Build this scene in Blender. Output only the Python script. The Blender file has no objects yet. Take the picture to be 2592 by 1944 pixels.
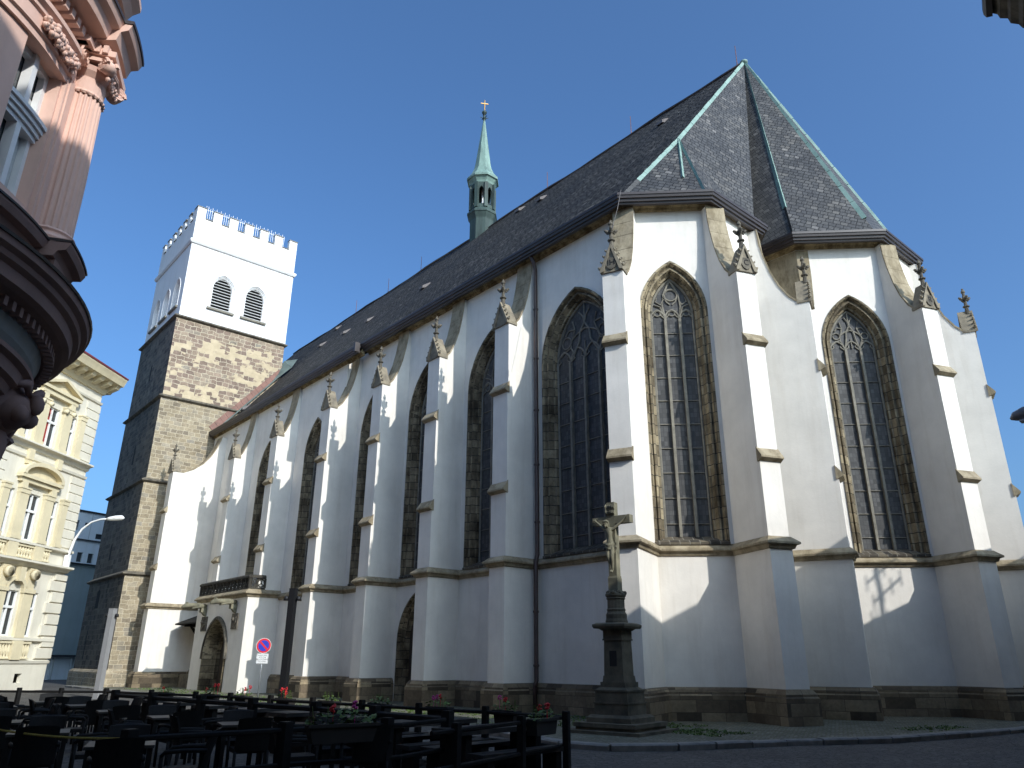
import bpy, bmesh, math, random
import numpy as np
from mathutils import Vector, Matrix
random.seed(7)
R = math.radians; PI = math.pi; S2 = math.sqrt(.5)
scene = bpy.context.scene
C = scene.collection
# ------------------------------------------------------------------ camera, world, sun, exposure
def camera():
    cam = bpy.data.cameras.new('camera'); o = bpy.data.objects.new('camera', cam); C.objects.link(o)
    yaw, pitch, roll = R(49.089), R(20.571), R(0.295)
    F0 = Vector((-math.sin(yaw), math.cos(yaw), 0)); R0 = Vector((math.cos(yaw), math.sin(yaw), 0)); U0 = Vector((0, 0, 1))
    F = F0*math.cos(pitch)+U0*math.sin(pitch); U = U0*math.cos(pitch)-F0*math.sin(pitch)
    Rt = R0*math.cos(roll)+U*math.sin(roll); U2 = U*math.cos(roll)-R0*math.sin(roll)
    m = Matrix((Rt, U2, -F)).transposed().to_4x4(); m.translation = Vector((0, 0, 1.7))
    o.matrix_world = m
    cam.sensor_width = 36; cam.lens = 36*1877.7/2592; cam.clip_start = .05; cam.clip_end = 2000
    scene.camera = o
camera()
SUN = Vector((0.845, -0.011, 0.534)).normalized()
w = bpy.data.worlds.new('World'); scene.world = w; w.use_nodes = True
nt = w.node_tree; nt.nodes.clear()
sky = nt.nodes.new('ShaderNodeTexSky'); sky.sky_type = 'NISHITA'; sky.sun_disc = False
sky.sun_elevation = math.asin(SUN.z); sky.sun_rotation = math.atan2(SUN.x, SUN.y)
sky.air_density = 1.0; sky.dust_density = 5.0; sky.ozone_density = 8.0; sky.altitude = 200
bg = nt.nodes.new('ShaderNodeBackground'); bg.inputs['Strength'].default_value = 0.15
out = nt.nodes.new('ShaderNodeOutputWorld')
tint = nt.nodes.new('ShaderNodeMix'); tint.data_type = 'RGBA'; tint.blend_type = 'MULTIPLY'; tint.inputs[0].default_value = 1; tint.inputs[7].default_value = (.86, 1.03, 1.07, 1)
nt.links.new(sky.outputs[0], tint.inputs[6]); nt.links.new(tint.outputs[2], bg.inputs[0]); nt.links.new(bg.outputs[0], out.inputs[0])
ld = bpy.data.lights.new('sun', 'SUN'); ld.energy = 2.75; ld.angle = R(.5); ld.color = (1, .985, .95)
lo = bpy.data.objects.new('sun', ld); C.objects.link(lo)
lo.rotation_euler = (-SUN).to_track_quat('-Z', 'Y').to_euler(); lo.location = (20, -10, 60)
scene.view_settings.view_transform = 'Standard'; scene.view_settings.look = 'None'
scene.view_settings.exposure = 0.5; scene.view_settings.gamma = 1
# ------------------------------------------------------------------ materials
M = {}
def newmat(name):
    m = bpy.data.materials.new(name); m.use_nodes = True; t = m.node_tree; b = t.nodes['Principled BSDF']; M[name] = m
    return m, t, b
def N(t, typ, **kw):
    n = t.nodes.new(typ)
    for k, v in kw.items(): setattr(n, k, v)
    return n
def ramp(t, stops):
    r = N(t, 'ShaderNodeValToRGB'); e = r.color_ramp.elements
    while len(e) < len(stops): e.new(.5)
    for i, (p, c) in enumerate(stops): e[i].position = p; e[i].color = (*c, 1) if len(c) == 3 else c
    return r
def coords(t, kind='Object', scale=(1, 1, 1)):
    tc = N(t, 'ShaderNodeTexCoord'); mp = N(t, 'ShaderNodeMapping'); mp.inputs['Scale'].default_value = scale
    t.links.new(tc.outputs[kind], mp.inputs[0]); return mp.outputs[0]
def noise(t, vec, scale, detail=4, rough=.55):
    n = N(t, 'ShaderNodeTexNoise'); n.inputs['Scale'].default_value = scale; n.inputs['Detail'].default_value = detail
    n.inputs['Roughness'].default_value = rough; t.links.new(vec, n.inputs['Vector']); return n.outputs['Fac']
def mix(t, a, b, f, blend='MIX'):
    m = N(t, 'ShaderNodeMix', data_type='RGBA', blend_type=blend)
    for sock, v in ((m.inputs[6], a), (m.inputs[7], b), (m.inputs[0], f)):
        if isinstance(v, (int, float)): sock.default_value = v
        elif isinstance(v, tuple): sock.default_value = (*v, 1)
        else: t.links.new(v, sock)
    return m.outputs[2]
def bump(t, b, h, strength=.3, dist=.02):
    n = N(t, 'ShaderNodeBump'); n.inputs['Strength'].default_value = strength; n.inputs['Distance'].default_value = dist
    t.links.new(h, n.inputs['Height']); t.links.new(n.outputs[0], b.inputs['Normal'])
def plain(name, col, rough=.6, var=.25, scale=3, metal=0, spec=.5, bmp=0, streak=False, col2=None):
    m, t, b = newmat(name)
    v = coords(t, scale=(1, 1, .25) if streak else (1, 1, 1)); n = noise(t, v, scale, 6, .6)
    c2 = col2 or tuple(x*(1-var) for x in col); c1 = col if col2 else tuple(min(1, x*(1+var*.4)) for x in col)
    r = ramp(t, [(.3, c2), (.7, c1)]); t.links.new(n, r.inputs[0])
    t.links.new(r.outputs[0], b.inputs['Base Color'])
    b.inputs['Roughness'].default_value = rough; b.inputs['Metallic'].default_value = metal
    b.inputs['Specular IOR Level'].default_value = spec
    if bmp: bump(t, b, noise(t, coords(t), scale*8, 5), bmp, .01)
    return m
def plaster(name, col, stain=.10):
    m, t, b = newmat(name)
    v = coords(t); n1 = noise(t, v, .7, 8, .66); n2 = noise(t, coords(t, scale=(2.2, 2.2, .22)), 1.3, 5, .65)
    n3 = noise(t, v, 14, 4)
    r1 = ramp(t, [(.35, tuple(x*(1-stain) for x in col)), (.65, col)]); t.links.new(n1, r1.inputs[0])
    r2 = ramp(t, [(.30, (.90, .885, .86)), (.50, (1, 1, 1))]); t.links.new(n2, r2.inputs[0])
    c = mix(t, r1.outputs[0], r2.outputs[0], .7, 'MULTIPLY')
    t.links.new(c, b.inputs['Base Color']); b.inputs['Roughness'].default_value = .9; b.inputs['Specular IOR Level'].default_value = .2
    mm = N(t, 'ShaderNodeMath', operation='ADD'); t.links.new(n3, mm.inputs[0]); t.links.new(noise(t, v, 2.2, 3), mm.inputs[1])
    bump(t, b, mm.outputs[0], .25, .012)
def bricks(name, bw, rh, mortar, palette, mcol, uvscale=1, warp=.0, msize=.012, rough=.85, bstr=.5, extra=None, spec=.3, offset=.5, bdist=.02, rot=0):
    m, t, b = newmat(name)
    tc = N(t, 'ShaderNodeTexCoord'); mp = N(t, 'ShaderNodeMapping'); t.links.new(tc.outputs['UV'], mp.inputs[0])
    mp.inputs['Scale'].default_value = (uvscale,)*3; mp.inputs['Rotation'].default_value = (0, 0, rot)
    vec = mp.outputs[0]
    if warp:
        nz = N(t, 'ShaderNodeTexNoise'); nz.inputs['Scale'].default_value = 2.2; nz.inputs['Detail'].default_value = 3; t.links.new(vec, nz.inputs['Vector'])
        sb = N(t, 'ShaderNodeVectorMath', operation='MULTIPLY_ADD'); sb.inputs[1].default_value = (warp, warp, 0); sb.inputs[2].default_value = (-warp/2, -warp/2, 0)
        t.links.new(nz.outputs['Color'], sb.inputs[0]); ad = N(t, 'ShaderNodeVectorMath', operation='ADD'); t.links.new(vec, ad.inputs[0]); t.links.new(sb.outputs[0], ad.inputs[1]); vec = ad.outputs[0]
    br = N(t, 'ShaderNodeTexBrick'); br.inputs['Scale'].default_value = 1; br.inputs['Brick Width'].default_value = bw; br.inputs['Row Height'].default_value = rh
    br.inputs['Mortar Size'].default_value = msize; br.inputs['Mortar Smooth'].default_value = .3; br.offset = offset; br.squash = .75; br.squash_frequency = 3
    br.inputs['Color1'].default_value = (0, 0, 0, 1); br.inputs['Color2'].default_value = (1, 1, 1, 1); br.inputs['Mortar'].default_value = (.5, .5, .5, 1)
    t.links.new(vec, br.inputs['Vector'])
    r = ramp(t, palette); t.links.new(br.outputs['Color'], r.inputs[0])
    n1 = noise(t, coords(t), 1.1, 5, .65); n2 = noise(t, coords(t), 9, 5, .6)
    rr = ramp(t, [(.3, (.62, .6, .57)), (.7, (1.1, 1.08, 1.05))]); t.links.new(n1, rr.inputs[0])
    rs = ramp(t, [(.3, (.7, .7, .7)), (.7, (1.1, 1.1, 1.1))]); t.links.new(n2, rs.inputs[0])
    c = mix(t, mix(t, r.outputs[0], rr.outputs[0], 1., 'MULTIPLY'), rs.outputs[0], .8, 'MULTIPLY')
    c = mix(t, c, mcol, br.outputs['Fac'])
    if extra: c = extra(t, c, vec)
    t.links.new(c, b.inputs['Base Color']); b.inputs['Roughness'].default_value = rough; b.inputs['Specular IOR Level'].default_value = spec
    inv = N(t, 'ShaderNodeMath', operation='MULTIPLY_ADD'); t.links.new(br.outputs['Fac'], inv.inputs[0]); inv.inputs[1].default_value = -1; inv.inputs[2].default_value = 1
    h = N(t, 'ShaderNodeMath', operation='MULTIPLY_ADD'); t.links.new(n2, h.inputs[0]); h.inputs[1].default_value = .5; t.links.new(inv.outputs[0], h.inputs[2])
    h2 = N(t, 'ShaderNodeMath', operation='MULTIPLY_ADD'); t.links.new(br.outputs['Color'], h2.inputs[0]); h2.inputs[1].default_value = .35; t.links.new(h.outputs[0], h2.inputs[2])
    bump(t, b, h2.outputs[0], bstr, bdist)
plaster('white_plaster', (.82, .77, .69), .13)
plaster('tower_plaster', (.76, .755, .74), .05)
plaster('yellow_plaster', (.70, .61, .41), .14)
plaster('cream_plaster', (.71, .665, .55), .12)
plaster('pink_plaster', (.78, .52, .42), .14)
plaster('shaded_brown_stucco', (.36, .235, .20), .25)  # brownish mouldings, with the deep shade under the bay put into the tone
plaster('grey_render', (.42, .43, .41), .1)
plaster('ochre_render', (.40, .33, .24), .15)
plaster('blue_panel', (.55, .60, .62), .06)
plaster('blue_panel_dark', (.22, .27, .27), .08)
sand = [(0, (.17, .14, .09)), (.3, (.25, .205, .135)), (.6, (.37, .31, .205)), (.85, (.46, .385, .25)), (1, (.28, .235, .165))]
def stain(t, c, vec):
    n = noise(t, coords(t, scale=(1, 1, .45)), 1.0, 5, .7); r = ramp(t, [(.36, (.30, .28, .26)), (.56, (1, 1, 1))]); t.links.new(n, r.inputs[0])
    return mix(t, c, r.outputs[0], 1., 'MULTIPLY')
bricks('window_stone', 2.7, .36, 0, sand, (.04, .033, .026), msize=.016, bstr=.5, warp=.05, extra=stain, offset=.37)
darkst = [(0, (.035, .03, .024)), (.3, (.075, .06, .045)), (.6, (.16, .125, .08)), (.85, (.27, .21, .125)), (1, (.10, .085, .06))]
bricks('sill_stone', .32, .6, 0, [(0, (.05, .045, .04)), (.6, (.10, .085, .065)), (1, (.2, .17, .12))], (.22, .2, .16), msize=.015)
bricks('socle_stone', .95, .34, 0, [(0, (.075, .06, .042)), (.3, (.16, .125, .085)), (.6, (.25, .20, .13)), (.85, (.34, .275, .18)), (1, (.19, .15, .105))], (.07, .055, .04), msize=.008, warp=.03)
def stained(name, col, col2, dark, sc=1.7):
    m, t, b = newmat(name); v = coords(t); r = ramp(t, [(.3, col2), (.7, col)]); t.links.new(noise(t, v, sc, 6, .65), r.inputs[0])
    k = ramp(t, [(.40, dark), (.56, (1, 1, 1))]); t.links.new(noise(t, coords(t, scale=(1.6, 1.6, .7)), 1.4, 6, .72), k.inputs[0])
    t.links.new(mix(t, r.outputs[0], k.outputs[0], 1., 'MULTIPLY'), b.inputs['Base Color']); b.inputs['Roughness'].default_value = .9; b.inputs['Specular IOR Level'].default_value = .2
    bump(t, b, noise(t, v, 12, 5), .45, .012)
stained('sandstone', (.42, .35, .235), (.29, .24, .165), (.62, .6, .56))
plain('gable_stone', (.33, .28, .20), .9, .5, 2.5, bmp=.4, spec=.2, col2=(.15, .13, .10))
plain('dark_stone', (.19, .165, .125), .9, .5, 3, bmp=.5, spec=.2, col2=(.055, .05, .042))
plain('cross_stone', (.27, .245, .165), .9, .5, 2.2, bmp=.5, spec=.2, col2=(.11, .105, .075))
plain('cross_base_stone', (.16, .14, .10), .9, .5, 2.2, bmp=.5, spec=.2, col2=(.06, .055, .042))
plain('tracery_stone', (.24, .22, .175), .85, .4, 4, bmp=.3)
stained('cornice_stone', (.36, .28, .155), (.20, .155, .085), (.35, .32, .28), .9)
plain('black_stone', (.085, .075, .06), .9, .5, 3, bmp=.5, spec=.2, col2=(.03, .028, .024))
plain('gutter_metal', (.050, .038, .035), .42, .3, 2, spec=.5)
plain('pipe_metal', (.075, .045, .036), .45, .4, 2, spec=.5)
plain('copper_brown', (.22, .10, .07), .5, .35, 3, spec=.5)
plain('patina', (.27, .39, .34), .7, .4, 1.5, col2=(.16, .26, .225))
plain('patina_dark', (.055, .095, .082), .7, .5, 2.2, streak=True, col2=(.018, .030, .027))
plain('saddle_metal', (.12, .155, .14), .7, .4, 2)
plain('patina_spire', (.25, .38, .32), .65, .5, 2.4, streak=True, col2=(.11, .17, .145))
plain('vent_metal', (.15, .13, .125), .6, .2, 4)
plain('gold', (.75, .42, .14), .35, .1, 3, metal=.8)
def slate_extra(t, c, vec):
    n = noise(t, vec, .35, 4, .6); r = ramp(t, [(.35, (.75, .75, .78)), (.65, (1.15, 1.12, 1.08))]); t.links.new(n, r.inputs[0])
    return mix(t, c, r.outputs[0], 1., 'MULTIPLY')
slp = [(0, (.062, .062, .062)), (.5, (.088, .088, .087)), (.85, (.112, .111, .108)), (.96, (.13, .128, .125)), (1, (.18, .178, .172))]
bricks('slate', .40, .27, 0, slp, (.006, .006, .006), msize=.04, rough=.75, bstr=1., spec=.08, extra=slate_extra, warp=.08, bdist=.06)
bricks('slate_diagonal', .30, .22, 0, [(0, (.060, .062, .066)), (.5, (.085, .087, .09)), (.85, (.115, .114, .112)), (.96, (.14, .137, .132)), (1, (.21, .205, .20))], (.010, .010, .010), msize=.018, rough=.55, bstr=1., spec=.3, extra=slate_extra, warp=.04, bdist=.03, rot=.42)
bricks('slate_dark', .30, .22, 0, slp, (.010, .010, .011), msize=.014, rough=.55, bstr=.8, spec=.4, extra=slate_extra, warp=.04, bdist=.03, rot=-.42)
def patch(t, c, vec):
    br = N(t, 'ShaderNodeTexBrick'); br.inputs['Scale'].default_value = 1; br.inputs['Brick Width'].default_value = .58; br.inputs['Row Height'].default_value = .33; br.inputs['Mortar Size'].default_value = 0; br.squash = .75; br.squash_frequency = 3
    br.inputs['Color1'].default_value = (0, 0, 0, 1); br.inputs['Color2'].default_value = (1, 1, 1, 1); t.links.new(vec, br.inputs['Vector'])
    n = noise(t, coords(t, scale=(.8, .8, 1.3)), .5, 4, .6); a = N(t, 'ShaderNodeMath', operation='MULTIPLY_ADD'); t.links.new(br.outputs['Color'], a.inputs[0]); a.inputs[1].default_value = .30; t.links.new(n, a.inputs[2])
    tc = N(t, 'ShaderNodeTexCoord'); sx = N(t, 'ShaderNodeSeparateXYZ'); t.links.new(tc.outputs['Object'], sx.inputs[0])
    zr = N(t, 'ShaderNodeMapRange'); zr.inputs[1].default_value = 25.2; zr.inputs[2].default_value = 26.3; zr.inputs[3].default_value = 0; zr.inputs[4].default_value = .25; t.links.new(sx.outputs[2], zr.inputs[0])
    b_ = N(t, 'ShaderNodeMath', operation='SUBTRACT'); t.links.new(a.outputs[0], b_.inputs[0]); t.links.new(zr.outputs[0], b_.inputs[1])
    r = ramp(t, [(.685, (0, 0, 0)), (.695, (1, 1, 1))]); t.links.new(b_.outputs[0], r.inputs[0])
    n2 = noise(t, vec, 2, 4); rc = ramp(t, [(.3, (.42, .34, .225)), (.7, (.56, .46, .31))]); t.links.new(n2, rc.inputs[0])
    return mix(t, c, rc.outputs[0], r.outputs[0])
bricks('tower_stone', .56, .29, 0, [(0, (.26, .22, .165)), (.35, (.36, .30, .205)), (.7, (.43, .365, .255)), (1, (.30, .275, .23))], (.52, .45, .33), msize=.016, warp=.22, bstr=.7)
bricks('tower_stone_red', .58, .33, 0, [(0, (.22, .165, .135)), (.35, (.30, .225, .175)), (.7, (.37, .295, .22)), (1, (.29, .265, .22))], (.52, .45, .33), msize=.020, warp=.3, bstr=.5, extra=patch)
bricks('tower_stone_shaded', .55, .34, 0, [(0, (.07, .064, .055)), (.4, (.13, .115, .095)), (.8, (.20, .175, .135)), (1, (.10, .095, .09))], (.17, .15, .12), msize=.018, warp=.2, bstr=.6)  # darker copy of the tower stone: shade of the sunless faces is coloured in
def glass(name, col, gw, gh, line, rough=.22):
    m, t, b = newmat(name)
    tc = N(t, 'ShaderNodeTexCoord'); br = N(t, 'ShaderNodeTexBrick'); t.links.new(tc.outputs['UV'], br.inputs['Vector'])
    br.offset = 0; br.inputs['Scale'].default_value = 1; br.inputs['Brick Width'].default_value = gw; br.inputs['Row Height'].default_value = gh
    br.inputs['Mortar Size'].default_value = .008; br.squash = 1; br.inputs['Color1'].default_value = (*[x*.7 for x in col], 1); br.inputs['Color2'].default_value = (*[x*1.25 for x in col], 1)
    br.inputs['Mortar'].default_value = (*line, 1); t.links.new(br.outputs['Color'], b.inputs['Base Color'])
    n = noise(t, tc.outputs['UV'], 1.5, 3); ad = N(t, 'ShaderNodeMath', operation='MULTIPLY_ADD'); nb_ = noise(t, tc.outputs['UV'], 7, 2); t.links.new(nb_, ad.inputs[0]); ad.inputs[1].default_value = .5; t.links.new(n, ad.inputs[2]); bump(t, b, ad.outputs[0], .3, .05)
    b.inputs['Roughness'].default_value = rough; b.inputs['Specular IOR Level'].default_value = .45 if rough < .2 else .18
glass('church_glass', (.085, .084, .082), .12, .17, (.06, .06, .06), .55)
glass('house_glass', (.035, .04, .045), 3, 3, (.03, .03, .03), .06)
plain('curtain', (.55, .55, .52), .9, .2, 5)
plain('red_curtain', (.30, .035, .03), .9, .3, 5)
plain('white_paint', (.80, .80, .78), .45, .06, 4)
plain('grey_paint', (.27, .265, .26), .45, .1, 4)
plain('louvre', (.75, .75, .74), .6, .1, 4)
plain('void', (.008, .008, .009), .9, .1, 4)
plain('door_wood', (.035, .025, .018), .7, .4, 6)
plain('black_wood', (.013, .0125, .012), .7, .4, 9, spec=.15)
plain('black_wicker', (.010, .010, .010), .7, .3, 30, spec=.2, bmp=.3)
plain('table_top', (.030, .029, .028), .5, .4, 6, spec=.3)
plain('black_metal', (.006, .006, .007), .6, .2, 5)
plain('galvanised', (.42, .44, .46), .4, .2, 8, metal=.6)
plain('red_tile', (.16, .03, .035), .7, .3, 4)
plain('terracotta', (.20, .10, .075), .8, .3, 5)
plain('trough', (.020, .017, .014), .8, .3, 5)
plain('leaf', (.12, .19, .03), .6, .5, 12, col2=(.05, .09, .018))
plain('petal_red', (.60, .02, .025), .6, .2, 20)
plain('petal_pink', (.50, .04, .25), .6, .2, 20)
plain('sign_red', (.62, .02, .03), .4, .05, 5); plain('sign_blue', (.02, .04, .42), .4, .05, 5); plain('sign_white', (.78, .78, .76), .4, .05, 5); plain('sign_black', (.02, .02, .02), .5, .05, 5)
plain('rope', (.32, .26, .05), .8, .5, 40)
def ground_mat():
    m, t, b = newmat('cobbles')
    v = coords(t); vo = N(t, 'ShaderNodeTexVoronoi'); vo.inputs['Scale'].default_value = 8; t.links.new(v, vo.inputs['Vector'])
    ve = N(t, 'ShaderNodeTexVoronoi', feature='DISTANCE_TO_EDGE'); ve.inputs['Scale'].default_value = 8; t.links.new(v, ve.inputs['Vector'])
    r = ramp(t, [(0, (.055, .05, .045)), (1, (.13, .122, .11))]); t.links.new(vo.outputs['Color'], r.inputs[0])
    e = ramp(t, [(0, (1, 1, 1)), (.06, (0, 0, 0))]); t.links.new(ve.outputs['Distance'], e.inputs[0])
    n = noise(t, v, .4, 5); rr = ramp(t, [(.35, (.65, .65, .65)), (.7, (1.1, 1.1, 1.1))]); t.links.new(n, rr.inputs[0])
    c = mix(t, mix(t, r.outputs[0], rr.outputs[0], 1., 'MULTIPLY'), (.03, .03, .025), e.outputs[0])
    t.links.new(c, b.inputs['Base Color']); b.inputs['Roughness'].default_value = .8
    s = N(t, 'ShaderNodeMath', operation='SUBTRACT'); s.inputs[0].default_value = 1; t.links.new(e.outputs[0], s.inputs[1]); bump(t, b, s.outputs[0], .7, .03)
ground_mat()
bricks('paving', .6, .4, 0, [(0, (.12, .115, .10)), (.5, (.18, .17, .15)), (1, (.26, .25, .22))], (.05, .048, .04), msize=.012, warp=.02)
bricks('pavement_cobbles', .11, .11, 0, [(0, (.13, .125, .11)), (.5, (.20, .19, .16)), (1, (.28, .26, .22))], (.07, .085, .03), msize=.012, warp=.03)
plain('kerb_stone', (.22, .21, .19), .8, .4, 4, bmp=.4)
plain('moss', (.10, .13, .02), .9, .5, 6, bmp=.5, col2=(.05, .065, .015))
plain('grey_roof', (.05, .05, .05), .7, .3, 3)
# ------------------------------------------------------------------ mesh helpers
def W0(u, d, z): return (u, d, z)
class Fr:
    "wall frame: u along the wall, d outwards from it, z up"
    def __init__(s, O, U, Nn): s.O, s.U, s.Nn = O, U, Nn
    def __call__(s, u, d, z): return (s.O[0]+u*s.U[0]+d*s.Nn[0], s.O[1]+u*s.U[1]+d*s.Nn[1], z+(s.O[2] if len(s.O) > 2 else 0))
class Polar:
    def __init__(s, cx, cy): s.c = (cx, cy)
    def __call__(s, a, r, z): return (s.c[0]+r*math.cos(R(a)), s.c[1]+r*math.sin(R(a)), z)
class MB:
    def __init__(s): s.v, s.f, s.mi, s.sm = [], [], [], []; s.m = 0
    def add(s, pts, faces, smooth=False):
        o = len(s.v); s.v += [tuple(p) for p in pts]
        for f in faces: s.f.append(tuple(i+o for i in f)); s.mi.append(s.m); s.sm.append(smooth)
        return s
    def box(s, u0, u1, d0, d1, z0, z1, F=W0):
        p = [F(u, d, z) for z in (z0, z1) for d in (d0, d1) for u in (u0, u1)]
        return s.add(p, [(0, 2, 3, 1), (4, 5, 7, 6), (0, 1, 5, 4), (2, 6, 7, 3), (0, 4, 6, 2), (1, 3, 7, 5)])
    def cbox(s, c, sx, sy, sz, rot=0, taper=1.0):
        "box standing on c, turned by rot, top scaled by taper"
        p = []
        for z, k in ((0, 1), (sz, taper)):
            for dy in (-1, 1):
                for dx in (-1, 1):
                    x, y = dx*sx/2*k, dy*sy/2*k
                    p.append((c[0]+x*math.cos(rot)-y*math.sin(rot), c[1]+x*math.sin(rot)+y*math.cos(rot), c[2]+z))
        return s.add(p, [(0, 2, 3, 1), (4, 5, 7, 6), (0, 1, 5, 4), (2, 6, 7, 3), (0, 4, 6, 2), (1, 3, 7, 5)])
    def poly(s, pts): return s.add(pts, [tuple(range(len(pts)))])
    def prism(s, pts2, a, b, F):
        "profile pts2 = (d, z) swept along u from a to b"
        n = len(pts2); p = [F(a, d, z) for d, z in pts2]+[F(b, d, z) for d, z in pts2]
        return s.add(p, [(i, (i+1) % n, n+(i+1) % n, n+i) for i in range(n)]+[tuple(range(n)), tuple(range(2*n-1, n-1, -1))])
    def slab(s, pts, d0, d1, F):
        "outline pts = (u, z) extruded from depth d0 to d1"
        n = len(pts); p = [F(u, d0, z) for u, z in pts]+[F(u, d1, z) for u, z in pts]
        return s.add(p, [(i, (i+1) % n, n+(i+1) % n, n+i) for i in range(n)]+[tuple(range(n)), tuple(range(2*n-1, n-1, -1))])
    def tube(s, path, r, n=6, close=False, smooth=True):
        P = [Vector(p) for p in path]; k = len(P); rs = r if isinstance(r, (list, tuple)) else [r]*k; pts = []
        for i in range(k):
            t = (P[(i+1) % k]-P[i-1]) if close else (P[min(i+1, k-1)]-P[max(i-1, 0)])
            if t.length < 1e-9: t = Vector((0, 0, 1))
            t.normalize(); a = t.cross(Vector((0, 0, 1)))
            if a.length < .05: a = t.cross(Vector((1, 0, 0)))
            a.normalize(); b = t.cross(a)
            for j in range(n):
                q = 2*PI*j/n+PI/n; pts.append(P[i]+a*math.cos(q)*rs[i]+b*math.sin(q)*rs[i])
        fs = []
        for i in range(k if close else k-1):
            for j in range(n): fs.append((i*n+j, i*n+(j+1) % n, ((i+1) % k)*n+(j+1) % n, ((i+1) % k)*n+j))
        if not close: fs += [tuple(range(n-1, -1, -1)), tuple(range((k-1)*n, k*n))]
        return s.add(pts, fs, smooth and n > 5)
    def lathe(s, prof, c, n=12, a0=0, a1=360, smooth=False, F=None):
        full = abs(a1-a0) >= 359.9; m = n if full else n+1; pts = []
        for r, z in prof:
            for j in range(m):
                a = R(a0+(a1-a0)*j/n); pts.append((c[0]+r*math.cos(a), c[1]+r*math.sin(a), c[2]+z))
        fs = []
        for i in range(len(prof)-1):
            for j in range(n):
                k = (j+1) % m; fs.append((i*m+j, i*m+k, (i+1)*m+k, (i+1)*m+j))
        return s.add(pts, fs, smooth)
    def ball(s, c, r, n=6, sq=(1, 1, 1)):
        pts = []; k = max(3, n//2+1)
        for i in range(k+1):
            t = PI*i/k
            for j in range(n): pts.append((c[0]+sq[0]*r*math.sin(t)*math.cos(2*PI*j/n), c[1]+sq[1]*r*math.sin(t)*math.sin(2*PI*j/n), c[2]+sq[2]*r*math.cos(t)))
        return s.add(pts, [(i*n+j, i*n+(j+1) % n, (i+1)*n+(j+1) % n, (i+1)*n+j) for i in range(k) for j in range(n)], True)
    def sweep(s, path, prof, closed=False, wrap=True):
        "profile (out, z) along a plan path, outwards = right of travel, mitred"
        P = [Vector(p) for p in path]; k = len(P); n = len(prof); pts = []
        def nrm(a, b): d = (b-a).normalized(); return Vector((d.y, -d.x))
        for i in range(k):
            pa = P[i-1] if (closed or i > 0) else None; pb = P[(i+1) % k] if (closed or i < k-1) else None
            if pa is None: m = nrm(P[i], pb)
            elif pb is None: m = nrm(pa, P[i])
            else:
                n1, n2 = nrm(pa, P[i]), nrm(P[i], pb); m = n1+n2
                m = m/max(.25, m.dot(n1)) if m.length > 1e-6 else n1
            for o, z in prof: pts.append((P[i].x+m.x*o, P[i].y+m.y*o, z))
        fs = []; e = n if wrap else n-1
        for i in range(k if closed else k-1):
            for j in range(e): fs.append((i*n+j, i*n+(j+1) % n, ((i+1) % k)*n+(j+1) % n, ((i+1) % k)*n+j))
        if not closed and wrap: fs += [tuple(range(n)), tuple(range(k*n-1, (k-1)*n-1, -1))]
        return s.add(pts, fs)
    def build(s, name, mat, parent=None, smooth=None, fix=True, loc=None):
        me = bpy.data.meshes.new(name); me.from_pydata(s.v, [], s.f)
        for mm in (mat if isinstance(mat, (list, tuple)) else [mat]): me.materials.append(M[mm])
        me.polygons.foreach_set('material_index', s.mi); me.polygons.foreach_set('use_smooth', s.sm)
        me.update()
        if fix:
            bm = bmesh.new(); bm.from_mesh(me); bmesh.ops.recalc_face_normals(bm, faces=bm.faces); bm.to_mesh(me); bm.free()
        uv = me.uv_layers.new(name='UVMap'); nl = len(me.loops)
        co = np.empty(len(me.vertices)*3); me.vertices.foreach_get('co', co); co = co.reshape(-1, 3)
        li = np.empty(nl, dtype=int); me.loops.foreach_get('vertex_index', li)
        pn = np.empty(len(me.polygons)*3); me.polygons.foreach_get('normal', pn); pn = pn.reshape(-1, 3)
        lt = np.empty(len(me.polygons), dtype=int); me.polygons.foreach_get('loop_total', lt)
        nn = np.repeat(pn, lt, axis=0); L = co[li]
        ua = np.stack([-nn[:, 1], nn[:, 0], np.zeros(nl)], 1); ln = np.linalg.norm(ua, axis=1); flat = ln < .08
        ua[flat] = (1, 0, 0); ua /= np.linalg.norm(ua, axis=1)[:, None]
        va = np.cross(nn, ua); va /= np.maximum(1e-9, np.linalg.norm(va, axis=1))[:, None]
        uvs = np.stack([(L*ua).sum(1), (L*va).sum(1)], 1); uv.data.foreach_set('uv', uvs.ravel().astype(np.float32))
        o = bpy.data.objects.new(name, me); C.objects.link(o)
        if parent is not None: setpar(o, parent)
        if loc: o.location = loc
        return o
def setpar(o, parent):
    "parts are modelled in place: keep them there when hung on a thing that already stands somewhere"
    o.parent = parent
    if parent.parent is None: o.matrix_parent_inverse = parent.matrix_basis.inverted()
def thing(name, label, cat, loc=(0, 0, 0), group=None, rz=0):
    o = bpy.data.objects.new(name, None); C.objects.link(o); o.location = loc; o.rotation_euler = (0, 0, rz); o.empty_display_size = .3
    o['label'] = label; o['category'] = cat
    if group: o['group'] = group
    return o
def tag(o, label, cat, group=None):
    o['label'] = label; o['category'] = cat
    if group: o['group'] = group
    return o
def struct(o, kind='structure'): o['kind'] = kind; return o
def copy_tree(o, label=None, group=None, loc=None, rz=None, parent=None):
    c = o.copy(); C.objects.link(c)
    if parent is not None: c.parent = parent
    if label: c['label'] = label
    if group: c['group'] = group
    if loc is not None: c.location = loc
    if rz is not None: c.rotation_euler = (0, 0, rz)
    for ch in list(o.children): copy_tree(ch, parent=c)
    return c
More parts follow.
